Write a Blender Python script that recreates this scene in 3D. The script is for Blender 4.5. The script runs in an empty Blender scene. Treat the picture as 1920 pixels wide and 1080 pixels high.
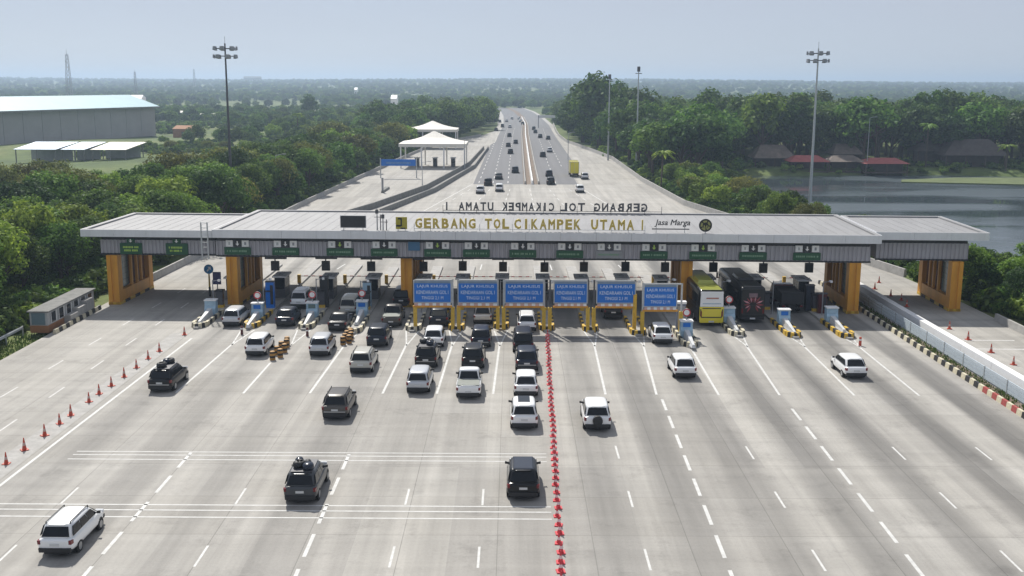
import bpy, math, random
from mathutils import Vector, Matrix
random.seed(7)
rnd = random.random
def U(a, b): return a + (b - a) * random.random()

# ------------------------------------------------------------------ camera, sky, sun, exposure
SC = bpy.context.scene
COL = SC.collection
CAM_H, FOC, PITCH, ROLL = 23.1, 2000.0, math.atan(385 / 2000), 0.004
cam_d = bpy.data.cameras.new('camera'); cam = bpy.data.objects.new('camera', cam_d); COL.objects.link(cam)
cam_d.sensor_width = 36.0; cam_d.lens = 36.0 * FOC / 1920; cam_d.clip_start = 0.5; cam_d.clip_end = 40000
CM = Matrix.Rotation(math.pi / 2 - PITCH, 3, 'X') @ Matrix.Rotation(ROLL, 3, 'Z')
cam.matrix_world = Matrix.Translation((0, 0, CAM_H)) @ CM.to_4x4()
SC.camera = cam
SUN_V = Vector((-0.33, 0.86, 1.0)).normalized()
SUN_EL = math.asin(SUN_V.z); SUN_AZ = math.atan2(SUN_V.x, SUN_V.y)
W = bpy.data.worlds.new('World'); SC.world = W; W.use_nodes = True
wn = W.node_tree.nodes; wl = W.node_tree.links
sky = wn.new('ShaderNodeTexSky'); sky.sky_type = 'NISHITA'; sky.sun_disc = False
sky.sun_elevation = SUN_EL; sky.sun_rotation = SUN_AZ
sky.altitude = 0; sky.air_density = 0.58; sky.dust_density = 0.5; sky.ozone_density = 1.2
wn['Background'].inputs[1].default_value = 0.069
# a thin, even veil of high cloud over the whole sky
vt = wn.new('ShaderNodeTexCoord'); vm = wn.new('ShaderNodeMapping'); vm.inputs['Scale'].default_value = (1.0, 1.0, 3.5)
vn = wn.new('ShaderNodeTexNoise'); vn.inputs['Scale'].default_value = 1.6; vn.inputs['Detail'].default_value = 4; vn.inputs['Roughness'].default_value = 0.5
vr = wn.new('ShaderNodeMapRange'); vr.inputs[1].default_value = 0.3; vr.inputs[2].default_value = 0.7; vr.inputs[3].default_value = 0.60; vr.inputs[4].default_value = 0.88
vx = wn.new('ShaderNodeMix'); vx.data_type = 'RGBA'; vx.inputs[7].default_value = (5.95, 6.3, 7.2, 1)
wl.new(vt.outputs['Generated'], vm.inputs[0]); wl.new(vm.outputs[0], vn.inputs['Vector']); wl.new(vn.outputs[0], vr.inputs[0]); wl.new(vr.outputs[0], vx.inputs[0])
wl.new(sky.outputs[0], vx.inputs[6]); wl.new(vx.outputs[2], wn['Background'].inputs[0])
sun_d = bpy.data.lights.new('sun', 'SUN'); sun_d.energy = 3.9; sun_d.angle = math.radians(1.2); sun_d.color = (1, 0.955, 0.88)
sun = bpy.data.objects.new('sun', sun_d); COL.objects.link(sun)
sun.rotation_euler = SUN_V.to_track_quat('Z', 'Y').to_euler(); sun.location = (0, 0, 200)
SC.view_settings.view_transform = 'Standard'; SC.view_settings.look = 'None'
SC.view_settings.gamma = 1.0; SC.view_settings.exposure = 0.40; SC.view_settings.use_curve_mapping = False
SC.render.engine = 'CYCLES'
SC.cycles.use_denoising = True
SC.cycles.max_bounces = 6; SC.cycles.diffuse_bounces = 3; SC.cycles.glossy_bounces = 3
SC.cycles.transmission_bounces = 3; SC.cycles.volume_bounces = 0; SC.cycles.transparent_max_bounces = 6
SC.cycles.caustics_reflective = False; SC.cycles.caustics_refractive = False

def G(x, y, z=0.0):
    """the point of the level plane z that the photograph shows at pixel x, y (1920 x 1080)"""
    d = CM @ Vector(((x - 960) / FOC, -(y - 540) / FOC, -1)); t = (z - CAM_H) / d.z
    return Vector((0, 0, CAM_H)) + d * t

# ------------------------------------------------------------------ helpers
class MB:
    def __init__(s): s.v = []; s.f = []; s.m = []
    def add(s, vs, fs, m=0):
        n = len(s.v); s.v += [tuple(p) for p in vs]
        for f in fs: s.f.append(tuple(i + n for i in f)); s.m.append(m)
        return s
    def bx(s, x0, x1, y0, y1, z0, z1, m=0):
        return s.add([(x0,y0,z0),(x1,y0,z0),(x1,y1,z0),(x0,y1,z0),(x0,y0,z1),(x1,y0,z1),(x1,y1,z1),(x0,y1,z1)],
                     [(3,2,1,0),(4,5,6,7),(0,1,5,4),(1,2,6,5),(2,3,7,6),(3,0,4,7)], m)
    def hexa(s, b, t, m=0):
        return s.add(list(b) + list(t), [(3,2,1,0),(4,5,6,7),(0,1,5,4),(1,2,6,5),(2,3,7,6),(3,0,4,7)], m)
    def quad(s, a, b, c, d, m=0): return s.add([a, b, c, d], [(0,1,2,3)], m)
    def cyl(s, p0, p1, r0, r1=None, n=10, m=0, caps=True):
        r1 = r0 if r1 is None else r1
        p0 = Vector(p0); p1 = Vector(p1); d = (p1 - p0).normalized()
        a = d.orthogonal().normalized(); b = d.cross(a)
        vs = []
        for p, r in ((p0, r0), (p1, r1)):
            for i in range(n):
                t = 2 * math.pi * i / n; vs.append(p + (a * math.cos(t) + b * math.sin(t)) * r)
        fs = [(i, (i+1) % n, n + (i+1) % n, n + i) for i in range(n)]
        if caps: fs += [tuple(range(n-1, -1, -1)), tuple(range(n, 2*n))]
        return s.add(vs, fs, m)
    def loft(s, rings, m=0, caps=True):
        n = len(rings[0]); vs = [p for r in rings for p in r]; fs = []
        for k in range(len(rings) - 1):
            for i in range(n): fs.append((k*n+i, k*n+(i+1) % n, (k+1)*n+(i+1) % n, (k+1)*n+i))
        if caps: fs += [tuple(range(n-1, -1, -1)), tuple(range((len(rings)-1)*n, len(rings)*n))]
        return s.add(vs, fs, m)
    def mesh(s, name, mats, smooth=False):
        me = bpy.data.meshes.new(name); me.from_pydata(s.v, [], s.f)
        for mt in (mats if isinstance(mats, (list, tuple)) else [mats]): me.materials.append(mt)
        me.polygons.foreach_set('material_index', s.m)
        if smooth: me.polygons.foreach_set('use_smooth', [True] * len(s.f))
        me.update(); return me
    def build(s, name, mats, parent=None, smooth=False, loc=None, rz=0):
        o = bpy.data.objects.new(name, s.mesh(name, mats, smooth)); COL.objects.link(o); o.parent = parent
        if loc is not None: o.location = loc
        if rz: o.rotation_euler = (0, 0, rz)
        return o
def inst(name, me, parent=None, loc=(0,0,0), rz=0, sc=None, mat=None):
    o = bpy.data.objects.new(name, me); COL.objects.link(o); o.parent = parent; o.location = loc
    o.rotation_euler = (0, 0, rz)
    if sc is not None: o.scale = sc if isinstance(sc, (tuple, list)) else (sc, sc, sc)
    if mat is not None:
        o.material_slots[0].link = 'OBJECT'; o.material_slots[0].material = mat
    return o
def tag(o, label=None, cat=None, group=None, kind=None):
    if label: o['label'] = label
    if cat: o['category'] = cat
    if group: o['group'] = group
    if kind: o['kind'] = kind
    return o
def thing(name, label, cat, loc=(0,0,0), rz=0, group=None):
    o = bpy.data.objects.new(name, None); COL.objects.link(o); o.location = loc; o.rotation_euler = (0,0,rz)
    o.empty_display_size = 0.3
    return tag(o, label, cat, group)
def copy_tree(o, parent=None):
    c = o.copy(); COL.objects.link(c); c.parent = parent
    for ch in list(o.children): copy_tree(ch, c)
    return c
_ORD = ['first','second','third','fourth','fifth','sixth','seventh','eighth','ninth','tenth','eleventh','twelfth','thirteenth','fourteenth','fifteenth','sixteenth','seventeenth','eighteenth','nineteenth','twentieth']

_ON = ['', '', 'twenty', 'thirty', 'forty', 'fifty', 'sixty', 'seventy', 'eighty', 'ninety']; _OT = ['', '', 'twentieth', 'thirtieth', 'fortieth', 'fiftieth', 'sixtieth', 'seventieth', 'eightieth', 'ninetieth']
ORD = _ORD + [(_OT[k // 10] if k % 10 == 0 else _ON[k // 10] + '-' + _ORD[k % 10 - 1]) for k in range(21, 100)]

# ------------------------------------------------------------------ materials
def mat(name, col, rough=0.6, metal=0.0, var=0.12, scale=3.0, bump=0.0, coat=0.0, spec=0.5, stretch=(1,1,1), emit=None):
    m = bpy.data.materials.new(name); m.use_nodes = True; nt = m.node_tree; n = nt.nodes; l = nt.links
    p = n['Principled BSDF']; p.inputs['Roughness'].default_value = rough; p.inputs['Metallic'].default_value = metal
    p.inputs['Specular IOR Level'].default_value = spec
    if coat: p.inputs['Coat Weight'].default_value = coat; p.inputs['Coat Roughness'].default_value = 0.08
    c = (*col, 1)
    if var > 0:
        tc = n.new('ShaderNodeTexCoord'); mp = n.new('ShaderNodeMapping'); mp.inputs['Scale'].default_value = stretch
        nz = n.new('ShaderNodeTexNoise'); nz.inputs['Scale'].default_value = scale; nz.inputs['Detail'].default_value = 5; nz.inputs['Roughness'].default_value = 0.65
        l.new(tc.outputs['Object'], mp.inputs[0]); l.new(mp.outputs[0], nz.inputs['Vector'])
        mx = n.new('ShaderNodeMix'); mx.data_type = 'RGBA'
        mx.inputs[6].default_value = tuple(max(0, v * (1 - 2*var)) for v in col) + (1,)
        mx.inputs[7].default_value = tuple(min(1, v * (1 + 2*var)) for v in col) + (1,)
        l.new(nz.outputs[0], mx.inputs[0]); l.new(mx.outputs[2], p.inputs['Base Color'])
        if bump:
            b = n.new('ShaderNodeBump'); b.inputs['Strength'].default_value = bump; b.inputs['Distance'].default_value = 0.05
            l.new(nz.outputs[0], b.inputs['Height']); l.new(b.outputs[0], p.inputs['Normal'])
    else: p.inputs['Base Color'].default_value = c
    if emit: p.inputs['Emission Color'].default_value = (*emit, 1); p.inputs['Emission Strength'].default_value = 1.0
    return m
M = {}
M['white'] = mat('white_paint', (0.83,0.83,0.82), 0.5, var=0.05, scale=1.2)
M['line'] = mat('road_paint', (0.58,0.58,0.56), 0.7, var=0.2, scale=2.5)
M['line_worn'] = mat('worn_road_paint', (0.55,0.54,0.52), 0.75, var=0.2, scale=3.5)
M['conc'] = mat('barrier_concrete', (0.38,0.37,0.35), 0.85, var=0.22, scale=1.3, bump=0.2)
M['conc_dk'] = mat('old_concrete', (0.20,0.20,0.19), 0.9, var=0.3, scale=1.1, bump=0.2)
M['roof'] = mat('canopy_roof_sheet', (0.265,0.265,0.27), 0.65, var=0.16, scale=0.9, stretch=(1,0.18,1))
M['fascia'] = mat('aluminium_fascia', (0.72,0.73,0.75), 0.5, 0.0, var=0.09, scale=1.6, stretch=(1,1,0.15))
M['clad'] = mat('corrugated_cladding', (0.40,0.39,0.42), 0.5, 0.0, var=0.12, scale=1.0, stretch=(1,1,0.2))
M['fender'] = mat('pale_grey_fender', (0.60,0.61,0.61), 0.6, var=0.12)
M['railp'] = mat('pale_blue_railing', (0.56,0.64,0.70), 0.5, var=0.1)
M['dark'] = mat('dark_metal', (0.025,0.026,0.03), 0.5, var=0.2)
M['dkgrey'] = mat('dark_grey_metal', (0.08,0.08,0.09), 0.5, var=0.2)
M['grey'] = mat('grey_metal', (0.30,0.31,0.33), 0.5, 0.3, var=0.12)
M['galv'] = mat('galvanised_steel', (0.48,0.50,0.51), 0.45, 0.4, var=0.15, scale=4)
M['orange'] = mat('orange_column_paint', (0.66,0.30,0.022), 0.55, var=0.18, scale=1.4, stretch=(1,1,0.25))
M['brown'] = mat('brown_column_paint', (0.20,0.085,0.02), 0.6, var=0.2, scale=1.4)
M['yellow'] = mat('yellow_paint', (0.62,0.40,0.04), 0.55, var=0.2, scale=5)
M['gold'] = mat('gold_letter', (0.60,0.46,0.10), 0.45, 0.1, var=0.1, scale=5)
M['black'] = mat('black_paint', (0.02,0.02,0.02), 0.6, var=0.3)
M['green'] = mat('green_sign_sheet', (0.012,0.085,0.035), 0.5, var=0.1)
M['lime'] = mat('lime_lettering', (0.42,0.62,0.10), 0.5, var=0.05)
M['blue'] = mat('blue_sign_sheet', (0.004,0.16,0.60), 0.45, var=0.08)
M['ltblue'] = mat('light_blue_lettering', (0.72,0.82,0.93), 0.5, var=0.05)
M['skyblue'] = mat('pale_blue_panel', (0.36,0.52,0.64), 0.5, var=0.12)
M['red'] = mat('red_plastic', (0.50,0.028,0.035), 0.5, var=0.15, scale=6)
M['cone'] = mat('cone_orange_red', (0.50,0.07,0.035), 0.5, var=0.15, scale=6)
M['barrel'] = mat('faded_orange_plastic', (0.42,0.22,0.05), 0.6, var=0.2, scale=4)
M['glass'] = mat('dark_glass', (0.012,0.015,0.019), 0.10, var=0.0, spec=0.25)
M['teal'] = mat('teal_glass_panel', (0.10,0.17,0.17), 0.25, var=0.15, scale=1.5)
M['tyre'] = mat('tyre_rubber', (0.018,0.018,0.018), 0.85, var=0.2)
M['rim'] = mat('alloy_rim', (0.38,0.39,0.40), 0.4, 0.6, var=0.1)
M['lamp_red'] = mat('tail_lamp', (0.16,0.010,0.014), 0.25, var=0.1)
M['lamp_clear'] = mat('head_lamp', (0.7,0.72,0.74), 0.2, var=0.05)
M['plate'] = mat('number_plate', (0.62,0.63,0.63), 0.5, var=0.05)
M['trim'] = mat('black_trim', (0.022,0.023,0.025), 0.6, var=0.15)
M['soil'] = mat('bare_soil', (0.19,0.145,0.11), 0.95, var=0.3, scale=0.8, bump=0.3)
M['trunk'] = mat('bark', (0.085,0.062,0.045), 0.9, var=0.3, scale=3, bump=0.3)
M['brick'] = mat('orange_rendered_wall', (0.34,0.16,0.07), 0.85, var=0.2, scale=1.5)
M['wallgrey'] = mat('grey_rendered_wall', (0.42,0.43,0.43), 0.85, var=0.15, scale=0.8)
M['tilered'] = mat('red_awning', (0.40,0.105,0.095), 0.7, var=0.2, scale=0.6)
M['tiledk'] = mat('dark_roof_tile', (0.085,0.070,0.066), 0.85, var=0.3, scale=0.7)
M['tilebr'] = mat('brown_roof_tile', (0.17,0.135,0.115), 0.85, var=0.3, scale=0.7)
M['cream'] = mat('cream_roof_sheet', (0.80,0.76,0.68), 0.6, var=0.07, scale=0.3)
M['ltroof'] = mat('pale_blue_roof_sheet', (0.26,0.44,0.49), 0.55, var=0.10, scale=0.12)
M['whwall'] = mat('warehouse_wall_sheet', (0.36,0.35,0.345), 0.8, var=0.10, scale=0.15)
M['solar'] = mat('shed_roof_sheet', (0.50,0.58,0.68), 0.4, 0.2, var=0.10, scale=0.5)
for k, c in dict(p_white=(0.84,0.85,0.85), p_silver=(0.55,0.57,0.60), p_beige=(0.50,0.49,0.44), p_black=(0.010,0.011,0.013),
                 p_grey=(0.065,0.07,0.076), p_navy=(0.016,0.023,0.040), p_bronze=(0.10,0.092,0.084), p_yellow=(0.78,0.66,0.03), p_lime=(0.36,0.38,0.06), p_maroon=(0.09,0.018,0.02)).items():
    M[k] = mat('car_' + k[2:], c, 0.32, 0.15 if k in ('p_silver','p_grey','p_bronze') else 0.0, var=0.02, coat=0.15 if sum(c) < 0.4 else 0.5, spec=0.3 if sum(c) < 0.4 else 0.5)

def tex_base(name):
    m = bpy.data.materials.new(name); m.use_nodes = True
    return m, m.node_tree.nodes, m.node_tree.links, m.node_tree.nodes['Principled BSDF']
def noise(n, l, vec, scale, detail=4, rough=0.6, stretch=None):
    if stretch:
        mp = n.new('ShaderNodeMapping'); mp.inputs['Scale'].default_value = stretch; l.new(vec, mp.inputs[0]); vec = mp.outputs[0]
    z = n.new('ShaderNodeTexNoise'); z.inputs['Scale'].default_value = scale; z.inputs['Detail'].default_value = detail; z.inputs['Roughness'].default_value = rough
    l.new(vec, z.inputs['Vector']); return z.outputs[0]
def ramp(n, l, fac, stops):
    r = n.new('ShaderNodeValToRGB'); e = r.color_ramp.elements
    while len(e) < len(stops): e.new(0.5)
    for el, (p, c) in zip(e, stops): el.position = p; el.color = (*c, 1) if len(c) == 3 else c
    l.new(fac, r.inputs[0]); return r.outputs[0]
def mix(n, l, fac, a, b, blend='MIX'):
    x = n.new('ShaderNodeMix'); x.data_type = 'RGBA'; x.blend_type = blend
    for sock, v in ((x.inputs[0], fac), (x.inputs[6], a), (x.inputs[7], b)):
        if hasattr(v, 'links'): l.new(v, sock)
        elif isinstance(v, (int, float)): sock.default_value = v
        else: sock.default_value = (*v, 1)
    return x.outputs[2]
def g3(v): return (v, v, v)
# plaza concrete: pale slabs, tyre and oil wear stored per lane in the 'wear' attribute, sawn joints
def mat_plaza():
    m, n, l, p = tex_base('plaza_concrete')
    tc = n.new('ShaderNodeTexCoord').outputs['Object']
    at = n.new('ShaderNodeAttribute'); at.attribute_name = 'wear'
    big = noise(n, l, tc, 0.06, 3); streak = noise(n, l, tc, 1.0, 5, 0.6, (0.9, 0.035, 1)); fine = noise(n, l, tc, 6.0, 6, 0.7)
    cross = noise(n, l, tc, 1.0, 4, 0.6, (0.03, 0.55, 1))
    base = mix(n, l, big, (0.43,0.41,0.375), (0.52,0.505,0.475))
    base = mix(n, l, ramp(n, l, streak, [(0.35, g3(0.74)), (0.65, g3(1.08))]), base, base, 'MIX')
    sm = ramp(n, l, streak, [(0.30, g3(0.74)), (0.66, g3(1.0))])
    base = mix(n, l, 1.0, base, sm, 'MULTIPLY')
    base = mix(n, l, 1.0, base, ramp(n, l, cross, [(0.30, g3(0.84)), (0.62, g3(1.0))]), 'MULTIPLY')
    base = mix(n, l, 1.0, base, ramp(n, l, fine, [(0.25, g3(0.86)), (0.7, g3(1.0))]), 'MULTIPLY')
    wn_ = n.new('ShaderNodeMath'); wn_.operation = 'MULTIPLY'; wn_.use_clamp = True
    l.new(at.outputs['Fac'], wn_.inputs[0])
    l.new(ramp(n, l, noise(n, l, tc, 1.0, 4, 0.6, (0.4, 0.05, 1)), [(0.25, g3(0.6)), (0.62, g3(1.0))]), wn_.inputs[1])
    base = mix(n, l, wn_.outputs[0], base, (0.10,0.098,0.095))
    blot = noise(n, l, tc, 0.35, 6, 0.75)
    base = mix(n, l, 1.0, base, ramp(n, l, blot, [(0.30, g3(0.78)), (0.46, g3(1.0))]), 'MULTIPLY')
    # sawn joints: slabs about 5 m long, 4.6 m wide
    br = n.new('ShaderNodeTexBrick'); br.offset = 0.0; br.inputs['Scale'].default_value = 1.0; br.inputs['Mortar Size'].default_value = 0.03
    br.inputs['Mortar Smooth'].default_value = 0.3; br.inputs['Brick Width'].default_value = 4.9; br.inputs['Row Height'].default_value = 5.2
    br.inputs['Color1'].default_value = (0.93,0.925,0.915,1); br.inputs['Color2'].default_value = (1,1,1,1); br.inputs['Mortar'].default_value = (0.72,0.72,0.71,1)
    mp = n.new('ShaderNodeMapping'); mp.inputs['Location'].default_value = (0.7, 0, 0); l.new(tc, mp.inputs[0]); l.new(mp.outputs[0], br.inputs['Vector'])
    base = mix(n, l, 1.0, base, br.outputs[0], 'MULTIPLY')
    b2 = n.new('ShaderNodeTexBrick'); b2.offset = 0.37; b2.inputs['Scale'].default_value = 1.0; b2.inputs['Mortar Size'].default_value = 0.02; b2.inputs['Mortar Smooth'].default_value = 0.5
    b2.inputs['Brick Width'].default_value = 2.45; b2.inputs['Row Height'].default_value = 31.0; b2.inputs['Bias'].default_value = 0.1
    b2.inputs['Color1'].default_value = (0.86,0.855,0.85,1); b2.inputs['Color2'].default_value = (1.05,1.045,1.03,1); b2.inputs['Mortar'].default_value = (0.9,0.9,0.9,1); l.new(mp.outputs[0], b2.inputs['Vector'])
    base = mix(n, l, 1.0, base, b2.outputs[0], 'MULTIPLY')
    l.new(base, p.inputs['Base Color']); p.inputs['Roughness'].default_value = 0.85
    b = n.new('ShaderNodeBump'); b.inputs['Strength'].default_value = 0.15; b.inputs['Distance'].default_value = 0.03; l.new(fine, b.inputs['Height']); l.new(b.outputs[0], p.inputs['Normal'])
    return m
M['plaza'] = mat_plaza()
def mat_asphalt():
    m, n, l, p = tex_base('asphalt')
    tc = n.new('ShaderNodeTexCoord').outputs['Object']
    s = noise(n, l, tc, 1.0, 4, 0.6, (0.7, 0.01, 1)); f = noise(n, l, tc, 3.0, 5)
    base = mix(n, l, s, (0.115,0.115,0.125), (0.20,0.20,0.205)); base = mix(n, l, 1.0, base, ramp(n, l, f, [(0.2, g3(0.85)), (0.8, g3(1.0))]), 'MULTIPLY')
    l.new(base, p.inputs['Base Color']); p.inputs['Roughness'].default_value = 0.85; return m
M['asphalt'] = mat_asphalt()
def mat_ground():
    m, n, l, p = tex_base('grassy_ground')
    tc = n.new('ShaderNodeTexCoord').outputs['Object']
    a = noise(n, l, tc, 0.03, 5); b_ = noise(n, l, tc, 0.5, 6, 0.7); c_ = noise(n, l, tc, 0.004, 4)
    base = ramp(n, l, a, [(0.3, (0.050,0.085,0.016)), (0.5, (0.11,0.155,0.030)), (0.62, (0.16,0.185,0.05)), (0.78, (0.22,0.18,0.10))])
    base = mix(n, l, ramp(n, l, c_, [(0.45, g3(0)), (0.6, g3(0.6))]), base, (0.08,0.13,0.025))
    base = mix(n, l, 1.0, base, ramp(n, l, b_, [(0.2, g3(0.5)), (0.75, g3(1.15))]), 'MULTIPLY')
    l.new(base, p.inputs['Base Color']); p.inputs['Roughness'].default_value = 0.95
    bu = n.new('ShaderNodeBump'); bu.inputs['Strength'].default_value = 0.6; bu.inputs['Distance'].default_value = 0.3; l.new(b_, bu.inputs['Height']); l.new(bu.outputs[0], p.inputs['Normal'])
    return m
M['ground'] = mat_ground()
def mat_water():
    m, n, l, p = tex_base('lake_water')
    tc = n.new('ShaderNodeTexCoord').outputs['Object']
    p.inputs['Base Color'].default_value = (0.06,0.08,0.09,1); p.inputs['Roughness'].default_value = 0.06; p.inputs['Specular IOR Level'].default_value = 0.5
    w1 = noise(n, l, tc, 1.0, 4, 0.6, (0.35, 1.1, 1)); patch = noise(n, l, tc, 1.0, 3, 0.5, (0.012, 0.035, 1))
    b = n.new('ShaderNodeBump'); b.inputs['Distance'].default_value = 0.16; l.new(w1, b.inputs['Height'])
    l.new(ramp(n, l, patch, [(0.44, g3(0.03)), (0.56, g3(0.55))]), b.inputs['Strength']); l.new(b.outputs[0], p.inputs['Normal'])
    l.new(ramp(n, l, patch, [(0.44, g3(0.04)), (0.56, g3(0.34))]), p.inputs['Roughness'])
    return m
M['water'] = mat_water()
def mat_leaf(name, dark, light, hue=0.02):
    m = bpy.data.materials.new(name); m.use_nodes = True; n = m.node_tree.nodes; l = m.node_tree.links; n.clear()
    out = n.new('ShaderNodeOutputMaterial'); geo = n.new('ShaderNodeNewGeometry'); oi = n.new('ShaderNodeObjectInfo')
    col = mix(n, l, geo.outputs['Random Per Island'], dark, light)
    hs = n.new('ShaderNodeHueSaturation'); l.new(col, hs.inputs['Color'])
    mr = n.new('ShaderNodeMapRange'); mr.inputs[3].default_value = 0.5 - hue * 0.8; mr.inputs[4].default_value = 0.5 + hue; l.new(oi.outputs['Random'], mr.inputs[0]); l.new(mr.outputs[0], hs.inputs['Hue'])
    mu = n.new('ShaderNodeMath'); mu.operation = 'MULTIPLY'; mu.inputs[1].default_value = 7.31; l.new(oi.outputs['Random'], mu.inputs[0])
    fr = n.new('ShaderNodeMath'); fr.operation = 'FRACT'; l.new(mu.outputs[0], fr.inputs[0])
    mv = n.new('ShaderNodeMapRange'); mv.inputs[3].default_value = 0.6; mv.inputs[4].default_value = 1.45; l.new(fr.outputs[0], mv.inputs[0]); l.new(mv.outputs[0], hs.inputs['Value'])
    d = n.new('ShaderNodeBsdfDiffuse'); t = n.new('ShaderNodeBsdfTranslucent'); g = n.new('ShaderNodeBsdfGlossy'); g.inputs['Roughness'].default_value = 0.5
    g.inputs['Color'].default_value = (0.5,0.55,0.5,1)
    l.new(hs.outputs[0], d.inputs[0]); l.new(hs.outputs[0], t.inputs[0])
    s1 = n.new('ShaderNodeMixShader'); s1.inputs[0].default_value = 0.42; l.new(d.outputs[0], s1.inputs[1]); l.new(t.outputs[0], s1.inputs[2])
    s2 = n.new('ShaderNodeMixShader'); s2.inputs[0].default_value = 0.03; l.new(s1.outputs[0], s2.inputs[1]); l.new(g.outputs[0], s2.inputs[2])
    l.new(s2.outputs[0], out.inputs[0]); return m
M['leaf'] = mat_leaf('leaf_green', (0.036,0.085,0.012), (0.16,0.25,0.036))
M['leaf_lt'] = mat_leaf('leaf_light_green', (0.085,0.16,0.016), (0.27,0.37,0.05))
M['leaf_ol'] = mat_leaf('leaf_olive', (0.07,0.09,0.016), (0.235,0.24,0.05))
M['leaf_dk'] = mat_leaf('leaf_dark_green', (0.022,0.060,0.013), (0.10,0.17,0.034))
M['grass'] = mat_leaf('grass_blade', (0.035,0.07,0.012), (0.12,0.16,0.04))
# ------------------------------------------------------------------ the setting: ground, water, pavement, highway
def sstep(a, b, x):
    t = min(1, max(0, (x - a) / (b - a))); return t * t * (3 - 2 * t)
def lake_d(x, y):
    """>0 inside the lake"""
    xl = 50 + 5 * math.sin(y * 0.05) + sstep(150, 120, y) * 40 + 4 * sstep(190, 260, y)
    return min((x - xl) / 6, (y - 133 - 0.02 * x) / 8, (299 - 0.04 * (x - 90) + 3 * math.sin(x * 0.07) - y) / 6, (420 - x) / 20)
def gz(x, y):
    h = -0.30
    d = lake_d(x, y)
    if d > -1: h -= 3.6 * sstep(-1, 1, d)
    if y > 900: h += 26 * sstep(900, 4200, y) + 4.0 * math.sin(x * 0.0021 + 1) * sstep(1200, 2500, y)
    if x < -60 and y < 700: h += 1.0 * math.sin(x * 0.05) * math.sin(y * 0.043)
    return h
def axis(lo, hi, step, far_lo, far_hi):
    a = []; x = lo
    while x <= hi: a.append(x); x += step
    s = step; x = lo; pre = []
    while x > far_lo: s *= 1.25; x -= s; pre.append(max(x, far_lo))
    s = step; x = a[-1]; post = []
    while x < far_hi: s *= 1.18; x += s; post.append(min(x, far_hi))
    return pre[::-1] + a + post
gx = axis(-260, 320, 5, -6500, 6500); gy = axis(-60, 640, 5, -400, 9000)
b = MB(); nx = len(gx)
for y in gy:
    for x in gx: b.v.append((x, y, gz(x, y)))
for j in range(len(gy) - 1):
    for i in range(nx - 1): b.f.append((j*nx+i, j*nx+i+1, (j+1)*nx+i+1, (j+1)*nx+i)); b.m.append(0)
tag(b.build('ground', M['ground'], smooth=True), kind='structure')
b = MB(); b.quad((30,110,-2.0),(460,110,-2.0),(460,330,-2.0),(30,330,-2.0)); tag(b.build('water', M['water']), kind='structure')

ISL = [-30.0, -25.0, -19.7, -14.9, -9.4, -5.3, -1.05, 3.3, 7.45, 11.85, 16.0, 21.1, 26.25, 31.15]
LANE_C = [(a + c) / 2 for a, c in zip(ISL, ISL[1:])] + [33.7]
# pavement edges (left, right) along the depth
PAVE = [(30,-43,48.6),(112,-43,48.6),(130,-42.2,47.6),(160,-41.2,42),(205,-39.8,33.0),(256,-37.5,30.8),(330,-33.8,30.5),(380,-31,26),(425,-24,21.2),(470,-15,20.2),(520,-9,20.6),(610,-8,22.8)]
def lerp_tab(tab, y, k):
    if y <= tab[0][0]: return tab[0][k]
    for a, c in zip(tab, tab[1:]):
        if y <= c[0]: t = (y - a[0]) / (c[0] - a[0]); return a[k] + (c[k] - a[k]) * t
    return tab[-1][k]
b = MB(); wear = []
ys = [30 + 2.5 * i for i in range(40)] + [130 + 6 * i for i in range(81)]
NXP = 230
for y in ys:
    xl, xr = lerp_tab(PAVE, y, 1), lerp_tab(PAVE, y, 2)
    for i in range(NXP + 1):
        x = xl + (xr - xl) * i / NXP
        b.v.append((x, y, 0.0))
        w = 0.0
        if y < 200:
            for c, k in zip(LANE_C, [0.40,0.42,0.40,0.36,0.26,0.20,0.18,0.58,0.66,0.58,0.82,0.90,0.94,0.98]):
                f = sstep(180, 110, y) * (0.6 + 0.4 * sstep(45, 95, y) + 1.3 * sstep(93, 102, y))  # heavier wear at the booths, also deepening the canopy's shade in colour
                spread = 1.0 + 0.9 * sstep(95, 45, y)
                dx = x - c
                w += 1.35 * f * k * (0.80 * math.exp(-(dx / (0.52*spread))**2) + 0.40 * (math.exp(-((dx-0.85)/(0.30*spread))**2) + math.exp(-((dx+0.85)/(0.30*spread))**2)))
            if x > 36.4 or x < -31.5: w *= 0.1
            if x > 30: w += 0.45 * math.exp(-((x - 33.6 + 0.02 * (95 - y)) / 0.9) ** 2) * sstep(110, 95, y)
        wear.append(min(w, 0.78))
n1 = NXP + 1
for j in range(len(ys) - 1):
    for i in range(NXP): b.f.append((j*n1+i, j*n1+i+1, (j+1)*n1+i+1, (j+1)*n1+i)); b.m.append(0)
# slab edge, so that the pavement is a real thickness above the earth
for j in range(len(ys) - 1):
    for i, s in ((0, 0), (NXP, 1)):
        a, c = b.v[j*n1+i], b.v[(j+1)*n1+i]
        q = [a, c, (c[0], c[1], -0.8), (a[0], a[1], -0.8)]
        b.add(q if s == 0 else q[::-1], [(0,1,2,3)])
wear += [0.0] * (len(b.v) - len(wear))
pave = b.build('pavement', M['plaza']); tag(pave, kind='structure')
pave.data.attributes.new('wear', 'FLOAT', 'POINT').data.foreach_set('value', wear)

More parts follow.
